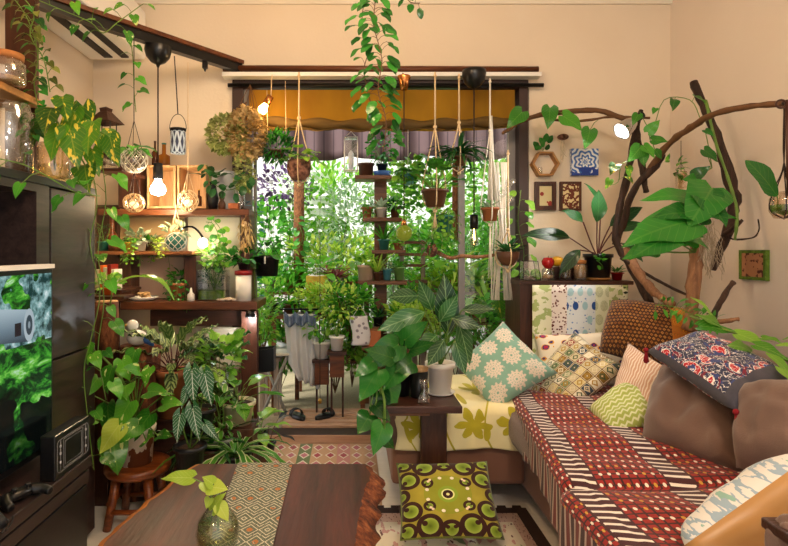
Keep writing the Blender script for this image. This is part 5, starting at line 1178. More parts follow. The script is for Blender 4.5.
T = thing('wrapped_rope_sleeve', 'thick pale bundle of rope on the right-hand hanger', 'rope', P(491, 200, 3.0)); RR = random.Random(2); b = MB(); [b.tube([(RR.uniform(-.02, .02), RR.uniform(-.015, .015), 0), (RR.uniform(-.006, .006), RR.uniform(-.006, .006), .45)], .005, 5) for _ in range(14)]; b.build('strands', 'rope_white', T)
T = thing('hanging_pot', 'small brown pot with air plant in the white rope hanger', 'pot', P(490, 221, 2.95)); pot(T, .043, .07, 'terra_leather', .035); greens(T, 'succ', .1, 91, .06, 'leaf_pale')
T = thing('rope_fringe', 'long pale rope fringe hanging behind the right window pots', 'rope', P(503, 300, 3.05)); b = MB(); [b.tube([(RR.uniform(-.07, .05), RR.uniform(-.015, .015), 0), (RR.uniform(-.05, .03), 0, .75)], .004, 5) for _ in range(22)]; b.build('strands', 'rope_white', T)
hanger('cream rope sling around the dark basket pot at right', 508, 150, 268, 2.95, .062, 'rope', .0, yoke=.2)
T = thing('hanging_pot', 'dark basket pot of green spikes right of the window', 'pot', P(508, 266, 2.95)); MB().lathe([(.001, 0), (.03, .004), (.055, .04), (.06, .075), (.054, .075), (.001, .06)], n=20).build('basket', 'pot_brown', T); greens(T, 'succ', .16, 95, .07, 'leaf_dark')
vineT('yellow-green leafy vine along the right window frame', [(521, 190, 3.1), (518, 225, 3.1), (524, 255, 3.1), (518, 300, 3.1)], 16, .07, 'leaf_bright', 'oval', seed=61, pl=.04)
T = thing('hanging_glass_ornament', 'cluster of clear glass ornaments at right window edge', 'ornament', P(508, 190, 2.96)); RR = random.Random(5)
for i in range(7): MB().ball((RR.uniform(-.035, .035), RR.uniform(-.02, .02), RR.uniform(-.05, .06)), RR.uniform(.012, .022), 10, 7).build('glass_drop', 'glass', T)
MB().tube([(0, 0, .06), (0, 0, .3)], .001, 4).build('thread', 'rope_white', T)
# staghorn hanging beneath centre pot
T = thing('hanging_pot', 'dark cup pot with drooping leaves under the centre macrame', 'pot', P(444, 232, 3.0)); pot(T, .045, .09, 'pot_dgreen', .04); greens(T, 'trail', .18, 83, .08, 'leaf_bright'); MB().tube([(0, 0, .09), (0, 0, .25)], .002, 4).build('cord', 'rope', T)
T = thing('hanging_air_plant', 'brown rooted air plant ball hanging above the perch', 'plant', P(432, 250, 2.98)); b = MB(); b.ball((0, 0, 0), .03, 12, 8, (1, 1, 1.3)); b.build('root_ball', 'stone_ball', T); greens(T, 'strap', .14, 85, .0, 'leaf_green'); MB().tube([(0, 0, .03), (0, 0, .2)], .002, 4).build('cord', 'rope', T)
T = thing('hanging_vine_pot', 'leafy vine pot hanging left of the centre macrame', 'plant', P(408, 185, 3.05)); pot(T, .035, .06, 'pot_teal', .03); greens(T, 'trail', .22, 87, .05, 'leaf_green'); lf, st = bush((0, 0, .09), (.09, .06, .07), 60, .05, .035, 'oval', 7); lf.build('crown', 'leaf_bright', T); MB().tube([(.0, 0, .06), (0, 0, .3)], .0018, 4).build('cord', 'rope_white', T)
# driftwood perch
ps = smoothpath([P(437, 252, 3.0), P(450, 258, 2.99), P(463, 256, 2.98), P(478, 257, 2.98), P(494, 255, 3.0)], 4)
T = thing('driftwood_perch', 'thin brown driftwood stick hung level in the window', 'branch', P(465, 257, 2.98)); MB().tube(ps, [.011, .009], 8).build('stick', 'drift_light', T, w=True); b = MB(); [b.tube([P(x, 256, 2.985), P(x, 210, 2.99)], .0012, 4) for x in (442, 491)]; b.build('cord', 'rope', T, w=True)
# copper pendant with green globe
T = thing('globe_pendant', 'green glass globe lamp on copper cone canopy', 'lamp', P(404, 76, 2.98)); o_ = V(T.location)
MB().lathe([(.034, .0), (.036, -.01), (.026, -.03), (.018, -.075), (.001, -.075)], n=24).build('canopy', 'copper', T); zg = P(0, 233, 2.98).z - o_.z
MB().tube([(0, 0, -.075), (0, 0, zg + .07)], .003, 6).build('cord', 'cord_dark', T); MB().lathe([(.001, zg + .075), (.01, zg + .07), (.018, zg + .04), (.001, zg + .04)], n=16).build('socket', 'copper', T); MB().ball((0, 0, zg), .044, 18, 12).build('globe', 'globe_green', T)
MB().tube([(.0, .0, .0), (0, .06, .03)], .006, 6).build('arm', 'copper', T)
# black dome pendant
T = thing('pendant_lamp', 'dim filament bulb in black tube socket on window pendant', 'lamp', P(474, 70, 2.98)); o_ = V(T.location)
MB().lathe([(.001, 0), (.062, -.002), (.064, -.02), (.056, -.06), (.035, -.085), (.01, -.098), (.001, -.1)], n=28).build('canopy', 'black', T); zg = P(0, 229, 2.98).z - o_.z
MB().tube([(0, 0, -.098), (0, 0, zg + .07)], .0035, 6).build('cord', 'cord_dark', T); MB().lathe([(.001, zg + .08), (.022, zg + .075), (.022, zg), (.001, zg + .005)], n=20).build('socket', 'black', T)
MB().lathe([(.012, zg), (.014, zg - .02), (.024, zg - .06), (.018, zg - .085), (.001, zg - .093)], n=16).build('glass_bulb', 'glass_warm', T); MB().tube([(0, 0, zg - .0), (.004, 0, zg - .06), (-.004, 0, zg - .03)], .0025, 5).build('filament', 'bulb_warm', T)
# cloth at right outside, thin stake chain in the middle
T = thing('hanging_chain', 'thin dark chain hanging down in the middle of the doorway', 'chain', P(320, 401, 3.28)); MB().tube([(0, 0, 0), (0, 0, 1.0)], .002, 5).build('links', 'black_metal', T); MB().ball((0, 0, 0), .012, 8, 6, (1, 1, 1.4)).build('bell', 'brass', T)
T = thing('potted_dark_plant', 'dark purple-leaved plant low inside the door jamb', 'plant', P(285, 425, 3.02)); T.location.z = .001; pot(T, .04, .07, 'pot_black'); lf, st = rosette(7, .1, .03, 'lance', .14, (25, 80), .6, .2, .3, .06, seed=9); lf.build('foliage', 'pot_black', T); st.build('stem', 'stem_brown', T); T.location.x = P(268, 0, 3.02).x
# big hoya hanging from ceiling
ps = [(376, -6, 2.3), (374, 25, 2.28), (382, 60, 2.27), (378, 90, 2.27), (386, 120, 2.26), (383, 152, 2.26)]
vineT('long hanging vine with waxy oval leaves at top centre', ps, 56, .07, 'leaf_deep', 'oval', 'stem_brown', seed=71, W=.036, pl=.035, vary=.3)
vineT('second waxy vine strand hanging left at top centre', [(366, -6, 2.32), (362, 20, 2.3), (368, 50, 2.3), (364, 72, 2.3), (372, 108, 2.29)], 20, .065, 'leaf_deep', 'oval', 'stem_brown', seed=72, W=.034, pl=.035)
vineT('short waxy vine tip hanging from the top edge', [(404, -8, 2.3), (410, 2, 2.3), (420, 3, 2.3)], 7, .05, 'leaf_deep', 'oval', 'stem_brown', seed=73, W=.03, pl=.02)
# low planting that fills the benches
for a in (('pale green shrub low beside the left garden bench', 262, 318, 3.55, .16, 'leaf_bright', 260, .04, .022, 'oval', .7, 1.3, 21),
          ('bright shrub in the gap between the two garden benches', 322, 296, 3.8, .13, 'leaf_lime', 240, .045, .02, 'lance', 1.4, .8, 22),
          ('green bushy shrub just left of the shelf tower post', 350, 306, 3.6, .17, 'leaf_green', 300, .045, .028, 'oval', 1.1, 1, 23),
          ('light bushy shrub beneath the lower tower shelf', 345, 345, 3.7, .14, 'leaf_bright', 240, .045, .03, 'round', 1.2, .8, 24),
          ('dense green shrub at the foot of the right window sash', 478, 325, 3.45, .2, 'leaf_green', 320, .05, .03, 'oval', 1.4, .8, 25),
          ('yellow-green shrub low under the ladder frame', 414, 318, 3.5, .16, 'leaf_lime', 240, .05, .025, 'lance', 1.2, .8, 26),
          ('green leafy shrub behind the hanging white cloth', 285, 345, 3.95, .2, 'leaf_green', 220, .06, .035, 'oval', 1.2, .9, 27)): gshrub(*a)

for a in (('wide dense green hedge shrub at far left of the garden room', 285, 290, 5.3, .55, 'leaf_green', 620, .08, .05, 'oval', 1.2, 1.1, 31),
          ('wide dense green hedge shrub at the far centre of the garden', 370, 280, 5.5, .6, 'leaf_bright', 640, .08, .045, 'lance', 1.2, 1.0, 32),
          ('wide dense green hedge shrub at the far right of the garden', 465, 275, 5.3, .6, 'leaf_green', 660, .08, .05, 'oval', 1.2, 1.15, 33)): gshrub(*a)
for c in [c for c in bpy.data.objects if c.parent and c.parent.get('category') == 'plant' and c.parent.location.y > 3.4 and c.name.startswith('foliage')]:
    nm = 'g' + c.data.materials[0].name  # garden plants also take the leaf copies lightened in place of light
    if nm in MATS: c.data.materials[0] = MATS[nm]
# ------------------------------------------------------------ right side: corner cabinet, branches, pictures
zc = P(0, 281, 2.88).z
T = thing('corner_cabinet', 'dark wooden cabinet in the corner behind the pillows', 'cabinet', (1.15, 3.0, 0))
MB().box((.87, 2.9, 0), (1.43, 3.18, zc - .02)).build('body', 'wood_dark_z', T, w=True, smooth=False); MB().box((.86, 2.88, zc - .02), (1.45, 3.185, zc)).build('top', 'wood_dark', T, w=True, smooth=False, bevel=.003)
T = thing('patchwork_cloth', 'patchwork cloth of green and blue strips hung on the corner cabinet', 'cloth', (1.17, 2.87, zc))
MB().sheet(lambda u, v: (.925 + .49 * u, 2.872 - .008 * math.sin(u * 17) * (1 - v), .35 + (zc - .37) * v), 40, 14).build('cloth', 'tx_patch', T, w=True, solid=.004)
zc += .001
def oc(px, Y=2.97): return (P(px, 0, Y).x, Y, zc)
def jz(label, px, r, h, cont, lid, Y=2.95, fill=.7): q = P(px, 0, Y); return jar(label, px, 0, Y, r, h, cont, lid, z=zc, fill=fill)
jz('low glass jar with the red apple on top', 548, .031, .062, 'snack', None, fill=.4)
jz('glass jar of brown pieces in the middle of the cabinet top', 565, .03, .06, 'soil', 'cork', fill=.8)
jz('square-shouldered jar of brown contents beside the black pot', 580, .034, .085, 'snack', 'cork', fill=.9)
T = thing('apple', 'red apple sitting on the low glass jar', 'apple', (P(548, 0, 2.95).x, 2.95, zc + .062)); MB().lathe([(.001, .005), (.016, 0), (.03, .02), (.033, .038), (.022, .056), (.008, .057), (.001, .05)], n=24).build('fruit', 'apple_red', T); MB().tube([(0, 0, .05), (.003, 0, .066)], .0015, 5).build('stem', 'stem_brown', T)
T = thing('yellow_fruit', 'yellow fruit behind the jars on the corner cabinet', 'fruit', (P(557, 0, 3.03).x, 3.03, zc + .07)); MB().ball((0, 0, .027), .032, 14, 10, (1.2, 1, .85)).build('fruit', 'yellow_thing', T)
tag(MB().box((-.07, -.02, 0), (.07, .035, .069)).build('box', 'wood_dark', loc=(P(562, 0, 3.02).x, 3.02, zc), smooth=False, bevel=.003), 'dark box holding the yellow fruit behind the jars', 'box')
T = thing('glass_terrarium', 'small open-top glass terrarium with green succulent, left end of cabinet', 'terrarium', (P(530, 0, 2.97).x, 2.97, zc)); b = MB()
fr = [(-.045, -.035, 0), (.045, -.035, 0), (.045, .035, 0), (-.045, .035, 0)]; tp_ = [(-.045, -.035, .1), (.03, -.035, .1), (.03, .035, .1), (-.045, .035, .1)]
for a_, c_ in list(zip(fr, fr[1:] + fr[:1])) + list(zip(tp_, tp_[1:] + tp_[:1])) + list(zip(fr, tp_)): b.tube([a_, c_], .0018, 4)
b.build('frame', 'black_metal', T); MB().add(fr + tp_, [(0, 1, 5, 4), (1, 2, 6, 5), (2, 3, 7, 6), (3, 0, 4, 7)]).build('glass', 'glass', T, smooth=False); MB().lathe([(.001, .002), (.03, .002), (.028, .015), (.001, .018)]).build('soil', 'soil', T); greens(T, 'succ', .07, 5, .015, 'leaf_green')
T = thing('cone_bag', 'small white paper cone behind the jars', 'ornament', oc(585, 3.08)); MB().lathe([(.001, 0), (.04, 0), (.03, .06), (.002, .12)], n=18).build('cone', 'sheet_white', T)
plant('tiny red pot of succulent at the right end of the cabinet', 617, 0, 2.96, .03, .04, 'red_lid', 'succ', .08, 'leaf_green', z=zc)
T = thing('dark_philodendron', 'long-leaved dark philodendron in black pot on the corner cabinet', 'plant', (P(598, 0, 2.97).x, 2.97, zc + .013)); pot(T, .07, .125, 'pot_black', .058); MB().lathe([(.001, -.012), (.06, -.012), (.068, 0), (.001, -.001)], n=28).build('saucer', 'wood_honey', T, 'round wooden saucer'); lf, st = MB(), MB(); bl = V(T.location)
tg = [((585, 250), (570, 238), (531, 243), .26, .075, -1, -.35), ((588, 240), (583, 222), (567, 214), .16, .06, -1, .1), ((596, 235), (597, 222), (604, 190), .17, .07, .1, 1), ((604, 238), (610, 226), (645, 212), .2, .07, 1, .3), ((604, 244), (612, 232), (646, 228), .18, .06, 1, .0), ((590, 252), (580, 250), (566, 275), .14, .06, -.6, -.9), ((600, 232), (601, 205), (592, 187), .09, .03, -.7, .6), ((606, 250), (622, 243), (640, 262), .1, .05, .8, -.5)]
for i, (a_, m_, e_, L, W, dx, dz) in enumerate(tg):
    p_, q_ = P(*a_, 2.95) - bl, P(*m_, 2.9 - .03 * (i % 3)) - bl; st.tube(smoothpath([(0, 0, .1), p_ * .6 + V((0, 0, .05)), q_]), .0035, 5); e = P(*e_, 2.82) - bl; d = e - q_
    lf.leaf('lance', q_, d + V((0, 0, .35 * d.length)), (0, -.8, .6), d.length * 1.08, W * 1.15, .7, .2, (i * .4) % 1)
lf.build('foliage', 'leaf_dark', T); st.build('stem', 'leaf_red', T); l2, s2 = bush((-.03, -.085, .09), (.03, .02, .03), 14, .03, .025, 'round', 3); l2.build('small_leaves', 'leaf_green', T)
# ---- branches
def branch(T, nm, pts, r, m='drift', n=8, k=5, seed=1, rough=.18):
    RR = random.Random(seed); ps = smoothpath([P(*p) for p in pts], k); m_ = len(ps); rs = []
    for i in range(m_):
        t = i / (m_ - 1) * (len(r) - 1); j = min(int(t), len(r) - 2); rs.append((r[j] + (r[j + 1] - r[j]) * (t - j)) * (1 + RR.uniform(-rough, rough)))
    ps = [p + rv(RR, rs[i] * .15) for i, p in enumerate(ps)]; MB().tube(ps, rs, n).build(nm, m, T, w=True)
T = thing('driftwood_branch', 'dark forked driftwood trunk rising from the cabinet corner', 'branch', P(640, 300, 2.75))
branch(T, 'trunk', [(652, 306, 2.6), (628, 262, 2.75), (616, 240, 2.8), (620, 205, 2.82), (630, 165, 2.84), (636, 130, 2.86), (641, 110, 2.88)], [.018, .02, .018, .017, .018, .017, .012], seed=1)
branch(T, 'side_limb', [(616, 245, 2.82), (624, 220, 2.78), (634, 190, 2.72), (655, 166, 2.68), (664, 154, 2.66)], [.016, .017, .017, .018, .012], seed=2)
branch(T, 'upper_limb', [(648, 172, 2.7), (668, 145, 2.6), (690, 128, 2.45), (715, 114, 2.3), (750, 106, 2.15), (792, 103, 2.02)], [.016, .016, .014, .013, .012, .012], 'stem_brown', seed=3)
branch(T, 'stub', [(637, 128, 2.86), (640, 150, 2.8), (643, 172, 2.74), (646, 192, 2.7)], [.014, .014, .018, .012], seed=4)
branch(T, 'root_limb', [(626, 250, 2.78), (640, 276, 2.6), (655, 292, 2.5), (672, 305, 2.4)], [.02, .02, .018, .016], 'drift_light', seed=5)
branch(T, 'twig', [(621, 258, 2.7), (650, 276, 2.6), (670, 287, 2.5), (690, 296, 2.42)], [.008, .007, .006], seed=6)
T = thing('arched_branch', 'thin arched branch crossing from the window to the lamp', 'branch', P(505, 130, 3.05))
branch(T, 'stem', [(502, 134, 3.05), (520, 122, 3.02), (540, 115, 3.0), (575, 111, 2.97), (600, 111, 2.95), (622, 118, 2.9), (638, 124, 2.87)], [.008, .012, .014, .014, .014, .016], 'stem_brown', rough=.08)
branch(T, 'side_stem', [(545, 119, 3.0), (580, 121, 2.97), (610, 117, 2.93), (650, 118, 2.88)], [.007, .007, .006], 'stem_brown')
T = thing('leaning_trunk', 'dark rough trunk leaning against the right wall', 'branch', P(716, 262, 2.5))
branch(T, 'trunk', [(713, 270, 2.45), (722, 245, 2.47), (733, 215, 2.5), (733, 190, 2.52), (722, 150, 2.55), (706, 112, 2.6), (693, 82, 2.64)], [.012, .02, .026, .025, .023, .021, .017], seed=11, n=10)
branch(T, 'vine_stem', [(706, 100, 2.5), (715, 140, 2.46), (728, 178, 2.42), (737, 210, 2.4), (735, 240, 2.38)], [.006, .006, .006], 'stem_green')
T = thing('cork_stump', 'upright brown stump holding the big-leaved plant', 'branch', P(693, 306, 2.35)); branch(T, 'stump', [(690, 330, 2.3), (692, 300, 2.33), (695, 270, 2.34), (697, 245, 2.35)], [.03, .027, .026, .03], 'drift_light', n=10, seed=12)
b = MB(); RR = random.Random(3)
for _ in range(46): p_ = P(RR.uniform(700, 716), RR.uniform(218, 240), 2.33); b.tube(smoothpath([p_, p_ + V((RR.uniform(-.03, .03), RR.uniform(-.03, 0), -.05)), p_ + V((RR.uniform(-.04, .04), RR.uniform(-.03, 0), -.12 - RR.random() * .06))], 2), .0011, 3)
b.build('hanging_moss', 'root', T, 'grey hanging moss', w=True)
T = thing('bare_stick', 'bare brown stick standing beside the batik cushion', 'stick', P(712, 318, 2.15)); branch(T, 'stick', [(711, 322, 2.12), (720, 303, 2.13), (733, 282, 2.15)], [.013, .011, .01], 'drift', n=7); branch(T, 'side_stick', [(706, 323, 2.1), (725, 321, 2.1), (738, 319, 2.1)], [.01, .009, .008], 'drift_light', n=7)
T = thing('crooked_twig', 'thin crooked twig sticking out from the leaning trunk', 'twig', P(725, 235, 2.45)); branch(T, 'twig', [(722, 236, 2.45), (740, 222, 2.4), (741, 222, 2.4), (730, 238, 2.42), (752, 238, 2.4), (759, 230, 2.38), (758, 219, 2.38)], [.008, .004, .003], 'drift')
# big leaf plant
T = thing('anthurium', 'plant with very large glossy green leaves on the stump', 'plant', P(695, 245, 2.3)); bl = V(T.location); lf, st = MB(), MB()
for i, (x, y, ex, ey, W, Y) in enumerate(((700, 192, 722, 222, .1, 2.2), (712, 188, 700, 225, .13, 2.2), (690, 198, 656, 205, .07, 2.25), (700, 215, 668, 222, .09, 2.2), (688, 222, 643, 250, .13, 2.15), (700, 238, 655, 232, .1, 2.2), (672, 236, 645, 262, .09, 2.12), (705, 215, 730, 220, .07, 2.22), (690, 240, 672, 250, .07, 2.2), (652, 250, 634, 262, .06, 2.12))):
    q = P(x, y, Y + .04) - bl; e = P(ex, ey, Y - .05) - bl; d = e - q; st.tube(smoothpath([(0, 0, -.03), q * .5 + V((0, 0, -.02)), q]), .0035, 5); lf.leaf('heart', q, d + V((0, 0, .3 * d.length)), (0, -.8, .65), d.length * 1.15, W * 1.35, .6, .12, (i * .37) % 1)
lf.build('foliage', 'leaf_big', T); st.build('stem', 'stem_green', T)
# heart leaves on arched branch, cuttings
def sprig(label, base, tg, lm='leaf_green', shape='heart', name='climbing_leaf', Y=2.95, ws=.8, r=.002, sm='stem_green'):
    bl = P(*base); T = thing(name, label, 'plant', bl); lf, st = MB(), MB()
    for i, (x, y, ex, ey) in enumerate(tg):
        q = P(x, y, bl.y - .03) - bl; e = P(ex, ey, bl.y - .06) - bl; d = e - q; st.tube([(0, 0, 0), q * .5 + V((0, 0, .01)), q], r, 5); lf.leaf(shape, q, d, (.1 * math.sin(i * 2), -1, .35), d.length * 1.05, d.length * ws, .3, .12, (i * .43 + .3) % 1)
    lf.build('leaf', lm, T); st.build('stem', sm, T); return T
sprig('heart leaf at the window end of the arched branch', (520, 118, 3.0), ((522, 112, 508, 126),))
sprig('pair of big heart leaves in the middle of the arched branch', (560, 113, 2.96), ((550, 108, 549, 127), (563, 116, 584, 128)))
sprig('heart leaf hanging below the arched branch before the blue picture', (598, 120, 2.94), ((590, 130, 586, 147),))
sprig('bright leaves clustered just below the clip lamp', (644, 146, 2.6), ((640, 148, 630, 160), (644, 146, 656, 156), (642, 152, 645, 165)), 'leaf_green')
sprig('round green leaf right of the clip lamp', (650, 140, 2.65), ((652, 140, 668, 140), (648, 132, 660, 120), (655, 150, 662, 158)))
sprig('leaves on the leaning trunk above the hanging glass', (712, 168, 2.45), ((704, 150, 719, 160), (700, 180, 686, 178), (694, 176, 710, 166), (705, 130, 714, 135)), 'leaf_deep')
sprig('single upright dark oval leaf in the right hanging glass', (778, 206, 1.98), ((777, 196, 754, 160),), 'leaf_deep', 'oval', ws=.5)
vineT('trailing variegated vine beside the dark trunk', [(640, 158, 2.68), (622, 164, 2.7), (618, 182, 2.72), (606, 185, 2.72)], 5, .07, 'leaf_yvar', seed=81, pl=.03)
vineT('thin looping vine between lamp and leaning trunk', [(640, 112, 2.7), (652, 130, 2.66), (664, 100, 2.6), (690, 100, 2.5), (700, 118, 2.46)], 4, .06, 'leaf_green', seed=82, pl=.03)
# clip lamp
T = thing('clip_lamp', 'silver clip spotlight shining from the driftwood fork', 'lamp', P(628, 126, 2.78)); M_ = Matrix.Rotation(math.radians(52), 4, 'Y') @ Matrix.Rotation(math.radians(-10), 4, 'X')
MB().lathe([(.044, -.05), (.046, -.048), (.036, .01), (.026, .035), (.014, .05), (.001, .05)], M=M_, n=24).build('reflector', 'chrome', T); MB().lathe([(.001, -.04), (.04, -.04), (.041, -.044), (.001, -.046)], M=M_, n=24).build('lit_face', 'spot_face', T); MB().lathe([(.016, .05), (.02, .055), (.02, .1), (.001, .1)], M=M_, n=16).build('socket', 'black_matte', T)
light('clip_spot_light', 'SPOT', P(628, 126, 2.78) + M_.to_3x3() @ V((0, 0, -.06)), 22, (1, .95, .88), .04, (M_).to_euler(), spot_size=2.3, spot_blend=.7)
# wall objects (back wall right)
def frame(label, px0, px1, py0, py1, fm, am, mat_=None, back=YW, fw=.014, d=.022, name='framed_picture'):
    a, c = P(px0, py1, back), P(px1, py0, back); W, H = c.x - a.x, c.z - a.z; T = thing(name, label, 'picture', ((a.x + c.x) / 2, back - d, a.z)); b = MB()
    for lo, hi in (((-W / 2, 0, 0), (W / 2, d, fw)), ((-W / 2, 0, H - fw), (W / 2, d, H)), ((-W / 2, 0, fw), (-W / 2 + fw, d, H - fw)), ((W / 2 - fw, 0, fw), (W / 2, d, H - fw))): b.box(lo, hi)
    b.build('frame', fm, T, smooth=False); k = fw
    if mat_: MB().box((-W / 2 + fw, .006, fw), (W / 2 - fw, .009, H - fw)).build('mount', mat_, T, smooth=False); k = fw + .012
    MB().box((-W / 2 + k, .003, k), (W / 2 - k, .0055, H - k)).build('artwork', am, T, smooth=False); return T
frame('small brown frame with dark red figure picture, left of the pair', 534, 555, 182, 210.5, 'wood_dark_z', 'art_red', 'wood_red_z')
frame('brown frame with pale letters picture, right of the pair', 559, 580, 182, 211, 'wood_red_z', 'art_cream', None)
T = thing('blue_print', 'square blue and white patterned picture on the back wall', 'picture', P(583, 176, YW) - V((0, .03, 0))); a = (595.5 - 569) * YW / F / 2; MB().box((-a, 0, 0), (a, .03, 2 * a)).build('panel', 'art_blue', T, smooth=False)
T = thing('hexagon_shelf', 'small wooden hexagon wall shelf with a tiny jar', 'shelf', P(543, 165, YW) - V((0, .055, 0))); b = MB(); r0, r1 = .078, .066
for i in range(6):
    g0, g1 = i * PI / 3, (i + 1) * PI / 3; q = [(r * math.cos(g), y, r * math.sin(g)) for y in (0, .054) for r in (r0, r1) for g in (g0, g1)]
    b.add(q, [(0, 1, 3, 2), (4, 6, 7, 5), (0, 4, 5, 1), (2, 3, 7, 6)])
b.build('hexagon', 'wood_honey', T, smooth=False)
jar('tiny clear jar hanging inside the hexagon shelf', 540, 172, 3.17, .013, .045, 'water', None, z=P(543, 165, YW).z - .062)
sprig('small leafy sprig growing over the hexagon shelf', (543, 151, 3.15), ((538, 150, 535, 142), (544, 147, 541, 138), (548, 143, 552, 136), (541, 146, 536, 148), (546, 150, 549, 145), (545, 142, 547, 134)), 'leaf_deep', 'oval', ws=.7, r=.001)
T = thing('hanging_air_plant', 'brown cap ornament with pale dangling roots on the wall', 'ornament', P(563, 137, 3.13)); MB().ball((0, 0, 0), .031, 16, 8, (1, 1, .55)).build('cap', 'stone_ball', T); b = MB(); RR = random.Random(8); [b.tube(smoothpath([(RR.uniform(-.01, .01), 0, -.01), (RR.uniform(-.02, .02), 0, -.07), (RR.uniform(-.02, .02), 0, -.1 - .05 * RR.random())], 3), .0012, 4) for _ in range(9)]; b.build('roots', 'root', T)
# right wall picture
T = thing('framed_picture', 'small green-framed reddish picture on the right wall', 'picture', (XR - .02, 0, 0)); Y0, Y1 = F * XR / (770 - CX), F * XR / (743 - CX); z0, z1 = P(0, 279, Y1).z, P(0, 250, Y1).z; T.location = (XR - .02, (Y0 + Y1) / 2, z0); W = (Y1 - Y0) / 2; H = z1 - z0; b = MB(); fw = .014
for lo, hi in (((0, -W, 0), (.019, W, fw)), ((0, -W, H - fw), (.019, W, H)), ((0, -W, fw), (.019, -W + fw, H - fw)), ((0, W - fw, fw), (.019, W, H - fw))): b.box(lo, hi)
b.build('frame', 'moss', T, smooth=False); MB().box((.004, -W + fw, fw), (.008, W - fw, H - fw)).build('artwork', 'art_brown', T, smooth=False)
# hanging cut-glass and right hanging glass
T = thing('hanging_glass', 'small square glass hanging in the driftwood with a cutting', 'glass', P(681, 189, 2.55)); MB().lathe([(.001, 0), (.026, 0), (.027, .075), (.022, .08), (.021, .075), (.024, .004), (.001, .003)], n=4, M=Matrix.Rotation(.6, 4, 'Z')).build('glass', 'glass_warm', T, smooth=False); MB().tube([(0, 0, .08), (0, 0, .22)], .0015, 4).tube([(-.02, 0, .078), (0, 0, .12), (.02, 0, .078)], .0012, 4).build('wire', 'black_metal', T); lf, st = bush((-.03, 0, .1), (.05, .03, .05), 16, .035, .022, 'oval', 4); lf.build('cutting', 'leaf_pothos', T)
T = thing('hanging_glass', 'round amber glass in dark cord net at the right edge', 'glass', P(784, 219, 1.98)); MB().lathe([(.001, 0), (.03, .003), (.045, .03), (.044, .07), (.035, .095), (.033, .095), (.04, .07), (.001, .01)], n=24).build('glass', 'glass_warm', T); MB().lathe([(.001, .012), (.04, .03), (.04, .05), (.001, .052)]).build('moss', 'moss', T)
b = MB(); [b.tube(smoothpath([(0, 0, 0), (.047 * math.cos(g), .047 * math.sin(g), .035), (.03 * math.cos(g), .03 * math.sin(g), .11), (0, 0, .2), (0, 0, .4)]), .0022, 5) for g in (.4, 1.7, 3.0, 4.2, 5.4)]; b.ball((0, 0, .41), .008, 8, 6); b.build('cord_net', 'cord_dark', T)
T = thing('wall_bracket', 'black iron bracket with ring at the right edge', 'bracket', P(788, 195, 1.9)); b = MB(); b.tube([P(787, 100, 1.93) - V(T.location), P(789, 196, 1.93) - V(T.location)], .007, 6); b.tube([P(781 + 5 * math.cos(g), 104 + 4 * math.sin(g), 1.93) - V(T.location) for g in [k * PI / 6 for k in range(13)]], .004, 5); b.build('iron', 'wood_dark_z', T)
# vines over the sofa back
T = thing('leafy_vine', 'bright large-leaved vine lying over the navy cushion', 'vine', P(700, 325, 2.05)); bl = V(T.location); lf, st = MB(), MB(); ps = [P(690, 316, 2.1), P(716, 326, 2.0), P(742, 336, 1.92), (P(768, 348, 1.85)), P(800, 370, 1.75)]; st.tube([p - bl for p in smoothpath(ps)], .004, 6)
for i, (x, y, ex, ey, Y, wd) in enumerate(((700, 326, 736, 336, 2.0, .5), (722, 328, 702, 318, 2.02, .5), (738, 334, 770, 352, 1.9, .55), (756, 345, 788, 362, 1.82, .5), (766, 352, 792, 378, 1.75, .35), (775, 345, 796, 348, 1.8, .4), (752, 352, 734, 348, 1.85, .6), (775, 366, 796, 386, 1.7, .4), (730, 345, 722, 360, 1.9, .6), (782, 340, 800, 336, 1.8, .3), (716, 322, 700, 300, 2.05, .25), (762, 338, 780, 343, 1.85, .6))):
    q = P(x, y, Y) - bl; e = P(ex, ey, Y - .05) - bl; d = e - q; lf.leaf('heart' if wd > .45 else 'lance', q, d + V((0, 0, .25 * d.length)), (0, -.6, .8), d.length * 1.1, d.length * wd * 1.1, .5, .15, (i * .39) % 1)
lf.build('foliage', 'leaf_bright', T); st.build('stem', 'stem_green', T)
vineT('small feathery vine along the top of the batik cushion', [(655, 305, 2.35), (675, 307, 2.3), (695, 316, 2.2), (715, 322, 2.1)], 34, .04, 'leaf_green', 'lance', seed=91, pl=.02, W=.016, hang=.2)
# ------------------------------------------------------------ sofa
T = thing('corner_sofa', 'brown suede corner sofa along window and right wall', 'sofa', (1.0, 2.0, 0))
MB().box((.17, 2.4, .09), (.745, 3.02, .29)).build('base', 'suede_base', T, 'base of the short window side', w=True, smooth=False, bevel=.02)
MB().box((.745, .5, .06), (1.79, 2.86, .29)).build('base', 'suede_base', T, 'base of the long wall side', w=True, smooth=False, bevel=.02)
MB().box((.14, 2.38, .25), (.75, 3.04, .425)).build('seat_cushion', 'suede', T, w=True, smooth=True, bevel=.05)
MB().box((.66, 1.56, .27), (1.46, 2.855, .425)).build('seat_cushion', 'suede', T, w=True, smooth=True, bevel=.05)
MB().box((.64, .52, .27), (1.46, 1.545, .43)).build('seat_cushion', 'suede', T, w=True, smooth=True, bevel=.05)
MB().box((1.465, .52, .29), (1.79, 2.86, .725)).build('backrest', 'suede', T, w=True, smooth=True, bevel=.06)
for x, y in ((.22, 2.45), (.22, 2.95), (.8, 2.2), (.8, .7), (1.7, .7), (1.7, 2.78)): MB().box((x, y, 0), (x + .045, y + .045, .088 if x < .3 else .059)).build('leg', 'black_matte', T, w=True, smooth=False)
